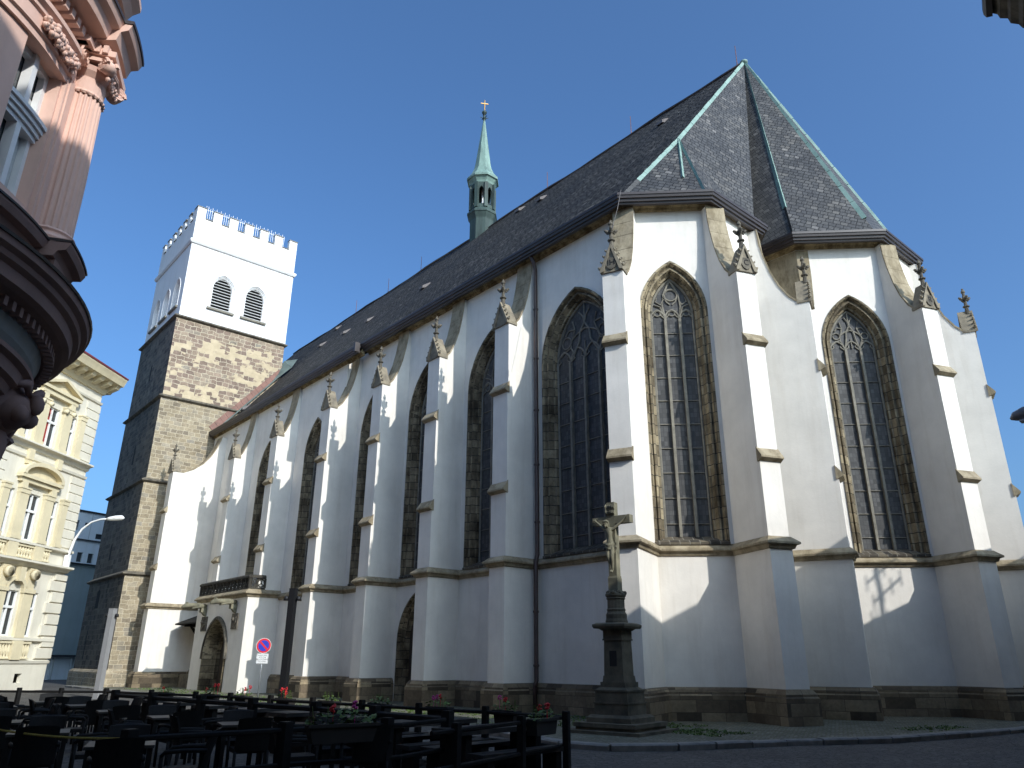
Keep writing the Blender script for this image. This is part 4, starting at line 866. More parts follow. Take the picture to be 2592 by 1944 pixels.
for c in bays:
    mb = MB(); w_ = 1.85
    mb.box(c-w_, c+w_, 0, .42, 17.55, 17.75, FY); mb.box(c-w_+.15, c+w_-.15, 0, .3, 17.25, 17.55, FY)
    for s in (-1, 1): mb.slab([(c+s*w_, 17.75), (c+s*w_, 17.92), (c, 18.62), (c, 18.42)], 0, .46, FY); mb.box(c+s*1.3-.22, c+s*1.3+.22, 0, .3, 16.95, 17.3, FY)
    mb.slab([(c-w_+.1, 17.75), (c+w_-.1, 17.75), (c, 18.42)], 0, .12, FY); mb.build('pediment', 'yellow_plaster', yl)
    mb = MB(); mb.box(c-w_, c+w_, 0, .42, 11.85, 12.05, FY); mb.box(c-w_+.15, c+w_-.15, 0, .28, 11.6, 11.85, FY); o = []; i_ = []
    for k in range(13):
        a = PI*k/12; o.append((c-w_*math.cos(a), 12.05+.92*math.sin(a))); i_.append((c-(w_-.25)*math.cos(a), 12.05+.68*math.sin(a)))
    for k in range(12): mb.slab([o[k], o[k+1], i_[k+1], i_[k]], 0, .46, FY)
    mb.slab(i_, 0, .1, FY)
    for s in (-1, 1): mb.box(c+s*1.3-.22, c+s*1.3+.22, 0, .3, 11.3, 11.65, FY)
    mb.build('pediment', 'yellow_plaster', yl)
    mb = MB()
    for k in range(12):
        a0, a1 = PI*k/12, PI*(k+1)/12; mb.slab([(c-.92*math.cos(a0), 5.5+.85*math.sin(a0)), (c-.92*math.cos(a1), 5.5+.85*math.sin(a1)), (c-.65*math.cos(a1), 5.5+.6*math.sin(a1)), (c-.65*math.cos(a0), 5.5+.6*math.sin(a0))], 0, .22, FY)
    mb.slab([(c-.16, 6.0), (c+.16, 6.0), (c+.24, 6.8), (c-.24, 6.8)], .1, .42, FY); mb.build('window_arch', 'yellow_plaster', yl)
for z0, z1, st, ds, spans in ((14.15, 18.2, .58, .07, ((-.07, 1.35), (7.15, 8.7), (14.3, 18))), (8.4, 12.95, .58, .07, ((-.07, 1.35), (7.15, 8.7), (14.3, 18))), (1.75, 6.8, .66, .16, ((-.14, 1.3), (7.1, 8.75), (14.3, 18)))):
    for a, b in spans:
        mb = MB(); z = z0; i = 0; mb.box(a+.1, b-.12, -.01, .02, z0, z1, FY)
        while z < z1-.2:
            zt = min(z1, z+st); mb.prism([(0, z), (ds, z+.05), (ds, zt-.05), (0, zt)], a, b-(.35 if ds > .1 and i % 2 else 0), FY); z += st; i += 1
        mb.build('rustication', 'cream_plaster', yl)
mb = MB(); prf = [(-.2, 19.25), (.2, 19.25), (.3, 19.4), (.3, 19.75), (1.05, 19.80), (1.15, 20.05), (1.25, 20.25), (1.25, 20.35), (-.2, 20.35)]
mb.prism(prf, -.6, 18, FY); mb.prism([(-.2, 19.0), (.12, 19.05), (.2, 19.25), (-.2, 19.25)], -.12, 18, FY)
u = -.5
while u < 17.8: mb.prism([(.0, 19.3), (.25, 19.3), (.8, 19.55), (.95, 19.79), (0, 19.79)], u, u+.38, FY); u += .92
mb.build('cornice', 'yellow_plaster', yl)
mb = MB(); mb.prism([(1.30, 20.33), (1.30, 20.43), (-4.5, 24), (-9.5, 20.4), (-9.5, 20.33)], -.65, 18, FY); mb.build('roof', 'red_tile', yl)
wl = thing('wall_lamp', 'white curved arm street lamp fixed to the corner of the yellow house', 'street lamp', FY(.42, .5, 7.3))
mb = MB(); mb.tube([FY(.42, .32, 7.2), FY(.42, .36, 8.2), FY(.42, .5, 9.0), FY(.42, .85, 9.65), FY(.42, 1.4, 10.1), FY(.42, 2.0, 10.28), FY(.42, 2.5, 10.3)], [.11, .10, .08, .065, .055, .05, .05], 8); mb.build('arm', 'white_paint', wl)
mb = MB(); mb.tube([FY(.42, 2.4, 10.3), FY(.42, 2.6, 10.31), FY(.42, 3.0, 10.34), FY(.42, 3.4, 10.36), FY(.42, 3.55, 10.34)], [.08, .13, .17, .16, .05], 8); mb.build('lamp_head', 'white_paint', wl)
mb = MB(); mb.box(.3, .54, .12, .42, 7.2, 8.0, FY); mb.build('bracket', 'white_paint', wl)
# ------------------------------------------------------------------ modern grey-blue block behind
gb = thing('modern_block', 'modern blue grey panelled block glimpsed between yellow house and church tower', 'building', (-84, 16, 0))
FG = Fr((-82, 14), (-.345, .938), (.938, .345)); hg = [(1.35, 1.85, 13.6, 14.5), (2.45, 2.8, 14.0, 14.4), (3.75, 4.55, 12.98, 13.5), (1.2, 1.75, 10.62, 11.55), (2.35, 2.9, 10.62, 11.55), (3.45, 4.0, 10.62, 11.55), (-3, -2, 10.62, 11.55)]
mb = MB(); rect_wall(mb, FG, -14, 14, 12.75, 15.4, hg[:3], 0, .2); rect_wall(mb, FG, -14, 14, 10.5, 12.75, hg[3:], -.12, .2)
for a, b in (((14, 0), (14, -12)), ((-14, 0), (-14, -12))): mb.poly([FG(*a, 0), FG(*b, 0), FG(*b, 15.4), FG(*a, 15.4)])
mb.poly([FG(-14, 0, 15.4), FG(14, 0, 15.4), FG(14, -12, 15.4), FG(-14, -12, 15.4)]); mb.build('wall', 'blue_panel', gb, fix=False)
mb = MB(); mb.poly([FG(-14, -.3, 2.1), FG(14, -.3, 2.1), FG(14, -.3, 10.5), FG(-14, -.3, 10.5)]); mb.build('lower_wall', 'blue_panel_dark', gb, fix=False)
for h in hg:
    mb = MB(); mb.box(h[0], h[1], -.36, -.30, h[2], h[3], FG); mb.box(h[0], h[1], -.3, -.26, h[2], h[2]+.06, FG); mb.build('window', 'house_glass', gb)
mb = MB(); mb.box(-14, 14, -.2, .12, 15.4, 15.55, FG); mb.box(-14, 14, -.3, .06, 12.70, 12.80, FG); mb.box(-14, 14, -.35, -.02, 10.42, 10.52, FG); mb.box(-14, 14, -.3, .4, 2.0, 2.15, FG); mb.build('ledge', 'black_metal', gb)
mb = MB(); u = -14
while u < 14: mb.box(u, u+.03, -.01, .006, 12.8, 15.4, FG); u += 1.55
mb.build('panel_joint', 'blue_panel_dark', gb)
mb = MB(); mb.poly([FG(-14, -.28, 0), FG(14, -.28, 0), FG(14, -.28, 2.0), FG(-14, -.28, 2.0)]); 
for u in (.4, 2.0, 2.3, 3.9, 4.2): mb.box(u, u+.10, -.28, -.12, 0, 2.0, FG)
mb.build('glazed_front', 'blue_panel', gb, fix=False)
for u in (1.7, 2.15):
    mb = MB(); mb.tube([FG(u, -1.5, 15.4), FG(u, -1.5, 16.5 if u < 2 else 17.0)], .10, 8); mb.build('flue', 'white_paint', gb)
# ------------------------------------------------------------------ pink corner house
pk = thing('pink_corner_house', 'pink stucco house with round corner oriel, fluted ionic column and moulded cornices', 'house', (-12.48, -2.46, 0))
PC = (-12.48, -2.46); FP_ = Polar(*PC)
def sector(mb, a0, a1, r0, r1, z0, z1, step=4):
    n = max(1, int(abs(a1-a0)/step)); 
    for i in range(n):
        b0, b1 = a0+(a1-a0)*i/n, a0+(a1-a0)*(i+1)/n
        mb.add([FP_(b0, r0, z0), FP_(b1, r0, z0), FP_(b1, r1, z0), FP_(b0, r1, z0), FP_(b0, r0, z1), FP_(b1, r0, z1), FP_(b1, r1, z1), FP_(b0, r1, z1)],
               [(0, 1, 2, 3), (4, 5, 6, 7), (3, 2, 6, 7), (0, 1, 5, 4)]+([(0, 3, 7, 4)] if i == 0 else [])+([(1, 2, 6, 5)] if i == n-1 else []))
def ringp(mb, prof, a0=-120, a1=170, n=72, cap=True):
    mb.lathe(prof, (*PC, 0), n, a0, a1)
    if cap:
        for a in (a0, a1): mb.poly([FP_(a, r, z) for r, z in prof])
RW = 3.62
wnd = [(45.2, 58.6), (20, 36), (-6, 10), (-36, -18)]
mb = MB(); edges = [-120]+[x for q in sorted(wnd) for x in q]+[170]
for i in range(0, len(edges), 2): sector(mb, edges[i], edges[i+1], RW-.45, RW, 7.3, 9.48)
sector(mb, -120, 170, RW-.45, RW, 6.1, 7.3); sector(mb, -120, 170, RW-.45, RW, 9.48, 12.4)
ringp(mb, [(2.75, 0), (2.75, 5.3)], cap=False)
mb.add([(-13.5, -.9, 0), (-40, -.9, 0), (-40, -20, 0), (-11.2, -20, 0), (-11.2, -4, 0), (-13.5, -.9, 17), (-40, -.9, 17), (-40, -20, 17), (-11.2, -20, 17), (-11.2, -4, 17)], [(0, 1, 6, 5), (1, 2, 7, 6), (2, 3, 8, 7), (3, 4, 9, 8), (5, 6, 7, 8, 9)])  # unseen rear block, height raised to keep sky light off the lower walls
mb.build('wall', 'pink_plaster', pk, fix=False)
mb = MB(); sector(mb, 59.2, 63.5, RW, RW+.06, 7.1, 9.9, 2); sector(mb, 60.0, 62.6, RW+.06, RW+.085, 7.2, 9.6, 2); mb.build('wall_pilaster', 'pink_plaster', pk)
for a, b in wnd:
    mb = MB(); r0, r1 = RW-.26, RW-.17; w_ = 1.3; z0, z1 = 7.3, 9.48
    for q in ((a, a+w_), (b-w_, b), ((a+b)/2-.75, (a+b)/2+.75)): sector(mb, q[0], q[1], r0, r1+(.05 if q[0] > a and q[1] < b else 0), z0, z1, 1)
    sector(mb, a, b, r0, r1, z0, z0+.1, 2); sector(mb, a, b, r0, r1, z1-.1, z1, 2)
    for k, zz in enumerate((8.34, 8.41, 8.48, 8.55)): sector(mb, a, b, r0, r1+.05+.035*k, zz, zz+.06, 2)
    wdw = mb.build('window', 'white_paint', pk)
    mb = MB(); sector(mb, a, b, r0-.02, r0-.01, z0, z1, 2); mb.build('pane', 'house_glass', wdw)
    mb = MB(); sector(mb, b-5.2, b-1.2, r0-.008, r0-.002, z0+.1, z1-.5, 2); mb.build('blind', 'curtain', wdw)
mb = MB(); ringp(mb, [(RW-.05, 9.46), (RW+.05, 9.46), (RW+.05, 9.56), (RW+.09, 9.58), (RW+.09, 9.80), (RW+.13, 9.82), (RW+.13, 9.88), (RW+.19, 9.92), (RW+.19, 9.99), (RW-.05, 10.02)], -120, 61); mb.build('lintel_moulding', 'pink_plaster', pk)
mb = MB()
for i in range(120):
    a = random.uniform(46, 58.5); mb.ball(FP_(a, RW+.12+random.uniform(0, .05), 9.73+random.gauss(0, .055)), random.uniform(.025, .055), 5)
for i in range(60): mb.ball(FP_(random.uniform(52, 58.7), RW+.11, 9.6+random.uniform(0, .25)), random.uniform(.02, .05), 5)
mb.build('garland', 'pink_plaster', pk)
mb = MB(); sector(mb, -120, 61, RW-.01, RW+.02, 10.0, 10.26); mb.build('frieze', 'grey_render', pk)
mb = MB()
a = -30.0
while a < 61: sector(mb, a, a+1.3, RW+.02, RW+.22, 10.16, 10.29, 2); a += 2.3
for a in np.arange(61.0, 70.5, 1.7): sector(mb, a, a+1.0, RW+.30, RW+.46, 10.16, 10.29, 2)
for r in np.arange(RW+.05, RW+.4, .11): sector(mb, 60.2, 60.9, r, r+.07, 10.16, 10.29, 2)
mb.build('dentil', 'pink_plaster', pk)
def corn_prof(e, z=10.24): return [(RW-.1, z), (RW+.12+e, z), (RW+.16+e, z+.09), (RW+.42+e, z+.14), (RW+.46+e, z+.30), (RW+.56+e, z+.35), (RW+.60+e, z+.46), (RW-.1, z+.54)]
mb = MB(); ringp(mb, corn_prof(0), -120, 61); ringp(mb, corn_prof(.12), 59.6, 71, 8); mb.build('cornice', 'pink_plaster', pk)
mb = MB(); ringp(mb, [(RW+.45, 10.70), (RW+.62, 10.70), (RW+.62, 10.75), (RW, 10.82)], -120, 61); ringp(mb, [(RW+.55, 10.705), (RW+.74, 10.705), (RW+.74, 10.76), (RW, 10.83)], 59.4, 71.2, 8); mb.build('cornice_flashing', 'gutter_metal', pk)
mb = MB(); sector(mb, 61, 70, RW-.1, RW+.22, 10.8, 12.6, 2); ringp(mb, [(RW, 11.5), (RW+.34, 11.5), (RW+.42, 11.65), (RW+.52, 11.75), (RW+.52, 11.85), (RW, 11.95)], 60, 71, 8); mb.build('attic_pedestal', 'pink_plaster', pk)
# column
hz0 = Vector((0, 0, .02)); ca = 66.5; cc = FP_(ca, RW+.13, 0)
mb = MB(); nfl = 22; prof = [(7.22, .29), (8.2, .285), (9.55, .25)]
pts = []; 
for z, r in prof:
    for k in range(nfl*4): pts.append((cc[0]+(r-(.022 if k % 4 in (1, 2) else 0))*math.cos(2*PI*k/(nfl*4)), cc[1]+(r-(.022 if k % 4 in (1, 2) else 0))*math.sin(2*PI*k/(nfl*4)), z))
m_ = nfl*4; mb.add(pts, [(i*m_+j, i*m_+(j+1) % m_, (i+1)*m_+(j+1) % m_, (i+1)*m_+j) for i in range(2) for j in range(m_)])
col = mb.build('column', 'pink_plaster', pk)
mb = MB(); mb.lathe([(.0, 7.0), (.38, 7.0), (.40, 7.05), (.37, 7.1), (.32, 7.12), (.32, 7.15), (.34, 7.18), (.31, 7.22)], (cc[0], cc[1], 0), 24); mb.cbox((cc[0], cc[1], 6.93), .80, .80, .08, R(ca)); mb.build('column_base', 'pink_plaster', col)
mb = MB(); mb.lathe([(.26, 9.52), (.28, 9.55), (.26, 9.58), (.25, 9.6), (.26, 9.82), (.33, 9.9), (.36, 9.97)], (cc[0], cc[1], 0), 24)
for k in range(22): a = 2*PI*k/22; mb.ball((cc[0]+.265*math.cos(a), cc[1]+.265*math.sin(a), 9.55), .03, 4)
F = Fr((cc[0], cc[1]), (-math.sin(R(ca)), math.cos(R(ca))), (math.cos(R(ca)), math.sin(R(ca))))
mb.box(-.40, .40, -.40, .40, 10.14, 10.24, F); mb.box(-.36, .36, -.36, .36, 10.05, 10.14, F)
for su in (-1, 1):
    for sd in (-1, 1):
        c = F(su*.31, sd*.31, 9.97); dv = Vector((c[0]-cc[0], c[1]-cc[1], 0)).normalized(); tv = Vector((-dv.y, dv.x, 0)); sp = []
        for k in range(26):
            t = k/25*4.6*PI; rr = .115*(1-k/30); sp.append((c[0]+dv.x*rr*math.cos(t), c[1]+dv.y*rr*math.cos(t), c[2]+.02+rr*math.sin(t)))
        mb.tube([Vector(q)+tv*.075 for q in sp], .028, 5); mb.tube([Vector(q)-tv*.075 for q in sp], .028, 5); mb.tube([Vector(c)+tv*.075+hz0, Vector(c)-tv*.075+hz0], .105, 14)
    mb.tube([F(su*.2, .34, 9.98), F(0, .36, 10.02), F(-su*.2, .34, 9.98)], .05, 5)
for k in range(30): mb.ball(F(random.uniform(-.25, .25), .30+random.uniform(0, .05), 9.9+random.uniform(-.06, .08)), random.uniform(.03, .05), 5)
mb.build('capital', 'pink_plaster', col)
mb = MB(); mb.box(-.33, .33, -.45, .30, 10.22, 10.26, F); mb.build('entablature_block', 'pink_plaster', pk)
# console volute left of the capital
mb = MB()
for rr in (.15, .10, .05): mb.lathe([(rr, 0), (rr, .04+.1*(.15-rr))], (0, 0, 0), 12)
mb.v = [tuple(Vector(FP_(59.9, RW+.16, 10.02))+Vector((math.cos(R(60)), math.sin(R(60)), 0))*z+Vector((-math.sin(R(60)), math.cos(R(60)), 0))*x+Vector((0, 0, 1))*y) for x, y, z in mb.v]
mb.cbox(FP_(59.9, RW+.12, 10.16), .30, .36, .09, R(60)); mb.build('console', 'pink_plaster', pk)
# sill moulding with plinth under the column
sp = lambda e: [(RW-.05, 6.70), (RW+.12+e, 6.72), (RW+.16+e, 6.80), (RW+.26+e, 6.82), (RW+.30+e, 6.90), (RW+.30+e, 6.94), (RW-.05, 6.99)]
mb = MB(); ringp(mb, sp(0), -120, 61); ringp(mb, sp(.28), 60.4, 73.5, 6); ringp(mb, [(RW, 6.1), (RW+.40, 6.1), (RW+.40, 6.72), (RW, 6.72)], 61.6, 72, 6); mb.build('sill_moulding', 'shaded_brown_stucco', pk)
mb = MB(); ringp(mb, [(RW+.2, 6.93), (RW+.32, 6.93), (RW+.32, 6.96), (RW, 7.0)], -120, 61); ringp(mb, [(RW+.4, 6.935), (RW+.60, 6.935), (RW+.60, 6.965), (RW, 7.005)], 60.3, 73.7, 6); ringp(mb, [(4.2, 6.20), (4.40, 6.20), (4.41, 6.235), (3.6, 6.30)], -120, 170); mb.build('sill_flashing', 'gutter_metal', pk)
mb = MB()
for i in range(160): mb.ball(FP_(random.uniform(35, 60), RW+.03+random.uniform(0, .05), random.uniform(6.36, 6.66)), random.uniform(.02, .06), 5)
mb.build('scroll_frieze', 'pink_plaster', pk)
ringprof = [(3.62, 6.28), (4.38, 6.2), (4.36, 6.12), (4.29, 6.08), (4.27, 6.02), (4.20, 5.98), (4.18, 5.84), (4.10, 5.80), (3.98, 5.76), (3.92, 5.70), (3.86, 5.70)]
mb = MB(); mb.lathe(ringprof, (*PC, 0), 96)
for k in range(150):
    a = k*2.4; mb.cbox(FP_(a, 3.96, 5.64), .12, .07, .12, R(a))
mb.build('balcony_ring', 'shaded_brown_stucco', pk)
mb = MB(); mb.lathe([(3.86, 5.72), (3.86, 5.66), (3.80, 5.50), (3.66, 5.34)], (*PC, 0), 96); mb.build('soffit_band', 'grey_render', pk)
mb = MB(); mb.lathe([(3.64, 5.38), (3.84, 5.36), (3.84, 5.30), (3.76, 5.26), (3.74, 5.12), (3.66, 5.08), (3.62, 4.98), (3.5, 4.94), (3.2, 4.90), (2.9, 4.5), (2.4, 4.0)], (*PC, 0), 96); mb.build('corbel', 'shaded_brown_stucco', pk)
# carved lion head console under the corbel
hc = FP_(79, 3.34, 4.98); hd = Vector((math.cos(R(60)), math.sin(R(60)), 0)); ht = Vector((-hd.y, hd.x, 0)); hz = Vector((0, 0, 1)); H_ = Vector(hc)
def hp(a, b, c): return tuple(H_+(ht*a+hd*b+hz*c)*1.3)
mb = MB(); mb.ball(hp(0, 0, 0), .52, 12, (1, 1, 1.1)); mb.ball(hp(-.02, .26, -.10), .31, 10, (1, 1, .85)); mb.ball(hp(0, .12, -.48), .24, 10, (1, 1, 1.5))
for s in (-1, 1): mb.ball(hp(s*.12, .40, -.15), .13, 8); mb.tube([hp(s*.30, .30, .12), hp(s*.16, .44, .16), hp(s*.03, .42, .08)], [.03, .07, .04], 6)
mb.ball(hp(0, .5, -.02), .10, 8, (1, 1, 1.5))
for k in range(90):
    a = PI*(k/45)*1.5-PI*.25; rr = random.uniform(.38, .60); p0 = hp(rr*math.cos(a), random.uniform(-.1, .2), rr*math.sin(a)+.05); mb.tube([p0, hp((rr+.08)*math.cos(a), random.uniform(-.15, .1), (rr+.08)*math.sin(a)-.08), hp((rr+.02)*math.cos(a+.1), random.uniform(-.2, .05), (rr+.05)*math.sin(a)-.28)], [.06, .055, .02], 5)
mb.build('lion_head', 'shaded_brown_stucco', pk)
# ------------------------------------------------------------------ houses on the east side of the street (their shadow lies on the apse and the terrace)
ea = thing('street_house', 'street house whose dark moulded eaves corner juts into the top right corner', 'house', (0, 17, 0))
EX, EY = Vector((-.62, 11.95)), Vector((-2.15, 25.4)); dE = (EY-EX).normalized(); FH = Fr(EX, (dE.x, dE.y), (-dE.y, dE.x)); LH = (EY-EX).length
mb = MB(); rect_wall(mb, FH, 0, LH, 0, 11.0, [(1.2+i*2.4, 2.3+i*2.4, z, z+1.9) for i in range(5) for z in (1.2, 4.6, 8.0)])
for a, b in (((0, 0), (0, -11)), ((0, -11), (LH, -11)), ((LH, 0), (LH, -11))): mb.poly([FH(*a, 0), FH(*b, 0), FH(*b, 11), FH(*a, 11)])
mb.build('wall', 'ochre_render', ea, fix=False)
for i in range(4):
    for z in (1.2, 4.6, 8.0):
        mb = MB(); a = 1.2+i*2.4; mb.box(a, a+1.1, -.24, -.2, z, z+1.9, FH); mb.build('window', 'house_glass', ea)
pathE = [FH(.6, -11, 0)[:2], FH(.0, -11, 0)[:2], FH(0, 0, 0)[:2], FH(LH, 0, 0)[:2]]; pathE = pathE[1:]
pathE = [p for p in pathE]
mb = MB(); mb.sweep(pathE[::-1], [(0, 10.55), (.06, 10.6), (.12, 10.75), (.12, 10.8), (.3, 10.95), (.34, 11.05), (.34, 11.1), (0, 11.1)]); mb.sweep(pathE, [(0, 10.55), (.06, 10.6), (.12, 10.75), (.12, 10.8), (.3, 10.95), (.34, 11.05), (.34, 11.1), (0, 11.1)]) if 0 else None
mb.build('cornice', 'ochre_render', ea)
FE_ = Fr((-1.28, 11.72), (.96, .28), (.28, -.96)); pE_ = [FE_(0, -1.2, 0)[:2], FE_(0, 0, 0)[:2], FE_(1.5, 0, 0)[:2]]; dz = 1.28
MB().sweep(pE_, [(-.5, 10.5+dz), (.02, 10.55+dz), (.06, 10.66+dz), (.16, 10.74+dz), (.18, 10.86+dz), (.28, 10.92+dz), (.30, 11.02+dz), (.36, 11.08+dz), (.36, 11.2+dz), (-.5, 11.24+dz)]).build('cornice_block', 'dark_stone', ea)
MB().sweep(pE_, [(.37, 11.02+dz), (.46, 11.04+dz), (.49, 11.12+dz), (.49, 11.22+dz), (.37, 11.26+dz)]).build('gutter', 'gutter_metal', ea)
MB().box(0, 1.5, -1.2, 0, 9.5, 10.55+dz, FE_).build('corner_pier', 'ochre_render', ea)
mb = MB(); mb.sweep(pathE[::-1], [(.2, 11.08), (.44, 11.08), (.50, 11.16), (.50, 11.24), (.40, 11.30), (0, 11.36), (0, 11.1)]); mb.build('gutter', 'gutter_metal', ea)
mb = MB(); mb.add([FH(-.35, .4, 11.3), FH(LH, .4, 11.3), FH(LH, -5.5, 11.32), FH(-.35, -5.5, 11.32), FH(LH, -11, 11.3), FH(-.35, -11, 11.3)], [(0, 1, 2, 3), (3, 2, 4, 5)]); mb.build('roof', 'grey_roof', ea, fix=False)
eb = thing('street_house', 'lower street house further along beyond the apse, with an aerial on its roof', 'house', (2, 34, 0)); FB = Fr((-2.0, 25.6), (0, 1), (-1, 0))
mb = MB(); mb.box(0, 24, -10, 0, 0, 8.8, FB); mb.build('wall', 'grey_render', eb)
mb = MB(); mb.prism([(.4, 8.8), (.45, 8.95), (-4, 11.4), (-10.4, 8.8)], 0, 24.2, FB) if 0 else mb.prism([(.45, 8.8), (.45, 9.2), (-.2, 9.3), (-10.3, 9.3), (-10.3, 8.8)], 0, 24.2, FB); mb.build('roof', 'grey_roof', eb)
mb = MB(); mb.tube([(1.0, 27.0, 9.2), (1.0, 27.05, 12.95)], .07, 6)
for z, a, b, dz in ((12.6, 26.75, 27.45, .3), (11.9, 26.85, 27.6, .35), (11.4, 26.75, 27.15, -.2)):
    mb.tube([(1.0, a, z), (1.0, b, z+dz)], .045, 5)
    for k in range(4): mb.tube([(.6, a+(b-a)*k/3, z+dz*k/3), (1.4, a+(b-a)*k/3, z+dz*k/3)], .03, 4)
mb.build('aerial', 'galvanised', eb)
ec = thing('street_house', 'tall house behind the viewpoint that shades the terrace and the foot of the pink house', 'house', (13, -8, 0))
mb = MB(); mb.box(5.5, 22, -40, 7.2, 0, 18.6); mb.build('wall', 'ochre_render', ec)
mb = MB(); mb.add([(5.0, -40.3, 18.6), (5.0, 7.5, 18.6), (22.3, 7.5, 18.6), (22.3, -40.3, 18.6), (13.5, -40, 21), (13.5, 7.2, 21)], [(0, 1, 5, 4), (2, 3, 4, 5), (1, 2, 5), (3, 0, 4), (0, 3, 2, 1)]); mb.build('roof', 'grey_roof', ec)
eg = thing('street_house', 'house closing the side street opposite the terrace', 'house', (17, 10, 0)); MB().box(12, 22.2, 7.6, 14, 0, 17.6).build('wall', 'grey_render', eg); MB().box(11.7, 22.2, 7.55, 14.2, 17.6, 17.95).build('roof', 'grey_roof', eg)
ed_ = thing('street_house', 'plain unseen house added behind the viewpoint to block sky light', 'house', (-2, -15, 0))  # out of view, added and made tall to darken terrace and lower walls
mb = MB(); mb.box(-11, 5.4, -24, -7, 0, 17); mb.build('wall', 'ochre_render', ed_)
mb = MB(); mb.prism([(.8, 17), (.8, 17.4), (-8, 20), (-17.5, 17.4), (-17.5, 17)], -11.2, 5.4, Fr((0, -7.7), (1, 0), (0, 1))); mb.build('roof', 'grey_roof', ed_)
# ------------------------------------------------------------------ lamps and sign
sl = thing('street_lamp', 'grey street lamp head reaching in from the right edge against the sky', 'street lamp', (-1.5, 13.25, 5.2))
mb = MB(); FLm = Fr((-3.27, 13.25), (1, .08), (.08, -1))
pts = [(0, 0, 5.33), (.06, 0, 5.36), (.2, 0, 5.38), (.5, 0, 5.39), (.75, 0, 5.39), (1.0, 0, 5.37)]
mb.tube([FLm(u, d, z) for u, d, z in pts], [.015, .07, .11, .125, .12, .06], 12); mb.build('lamp_head', 'grey_paint', sl)
mb = MB(); mb.box(.12, .72, -.09, .09, 5.255, 5.275, FLm); mb.build('lens', 'white_paint', sl)
mb = MB(); mb.tube([FLm(.9, 0, 5.37), FLm(1.5, 0, 5.3), FLm(1.85, 0, 5.1)], .035, 8); mb.build('arm', 'grey_paint', sl)
def post_lamp(name, label, x, y, h, wd, mat, rz=.6):
    t = thing(name, label, 'lamp post', (x, y, 0))
    mb = MB(); mb.cbox((x, y, 0), wd, wd, h, rz); mb.cbox((x, y, h), wd*1.04, wd*1.04, .03, rz); mb.cbox((x, y, 0), wd*1.5, wd*1.5, .02, rz); mb.build('post', mat, t)
    for s in (-1, 1):
        c, s_ = math.cos(R(49)), math.sin(R(49)); mb = MB(); p = (x+s*c*(wd*.5+.10), y+s*s_*(wd*.5+.10))
        mb.tube([(x+s*c*wd*.4, y+s*s_*wd*.4, h-.28), (p[0], p[1], h-.28)], .025, 5); mb.tube([(p[0]-.02, p[1], h-.36), (p[0], p[1], h-.22)], [.10, .07], 8); mb.build('floodlight', 'black_metal', t)
post_lamp('lamp_post', 'tall black square lamp post with two small floodlights standing in the dark terrace', -24.16, 11.32, 3.95, .21, 'black_metal')
post_lamp('lamp_post', 'sunlit grey square lamp post standing in front of the stone tower corner', -41.4, 10.12, 4.05, .27, 'grey_paint')
post_lamp('lamp_post', 'grey square lamp post in front of the yellow townhouse', -53.7, 8.26, 3.9, .25, 'grey_paint')
sg = thing('parking_sign', 'round blue and red no stopping sign with white text plate on thin pole', 'road sign', (-33.06, 14.37, 0))
VS = Vector((-33.06, 14.37, 0)).normalized(); FSg = Fr((-33.06, 14.37), (-VS.y*-1, VS.x*-1) if 0 else (VS.y, -VS.x), (-VS.x, -VS.y))
mb = MB(); mb.tube([(-33.06, 14.37, 0), (-33.06, 14.37, 2.62)], .035, 8); mb.build('pole', 'galvanised', sg)
def disc(r, d0, d1, z, mat, name, parent, n=32):
    mb = MB(); mb.slab([(r*math.cos(2*PI*k/n), z+r*math.sin(2*PI*k/n)) for k in range(n)], d0, d1, FSg); return mb.build(name, mat, parent)
ds = disc(.315, .04, .055, 2.33, 'sign_white', 'disc', sg); disc(.30, .055, .058, 2.33, 'sign_red', 'rim', ds); disc(.225, .058, .061, 2.33, 'sign_blue', 'field', ds)
mb = MB(); q = .155; e = .028; mb.slab([(-q-e, 2.33+q-e), (-q+e, 2.33+q+e), (q+e, 2.33-q+e), (q-e, 2.33-q-e)], .061, .064, FSg); mb.build('bar', 'sign_red', ds)
mb = MB(); mb.slab([(-.235, 1.60), (.235, 1.60), (.245, 1.61), (.245, 2.0), (.235, 2.01), (-.235, 2.01), (-.245, 2.0), (-.245, 1.61)], .04, .055, FSg); pl = mb.build('text_plate', 'sign_white', sg)
mb = MB()
for a, b, c, d in ((-.225, .225, 1.985, 1.995), (-.225, .225, 1.615, 1.625), (-.225, -.215, 1.615, 1.995), (.215, .225, 1.615, 1.995)): mb.box(a, b, .055, .058, c, d, FSg)
mb.build('plate_border', 'sign_black', pl)
uxs = Vector(FSg(1, 0, 0))-Vector(FSg(0, 0, 0)); text_mesh('NÁSTUPNÍ\nPLOCHA\nPRO POŽÁRNÍ\nTECHNIKU', .078, 'sign_black', 'plate_text', pl, FSg(0, .058, 1.805), uxs, (0, 0, 1), .002)
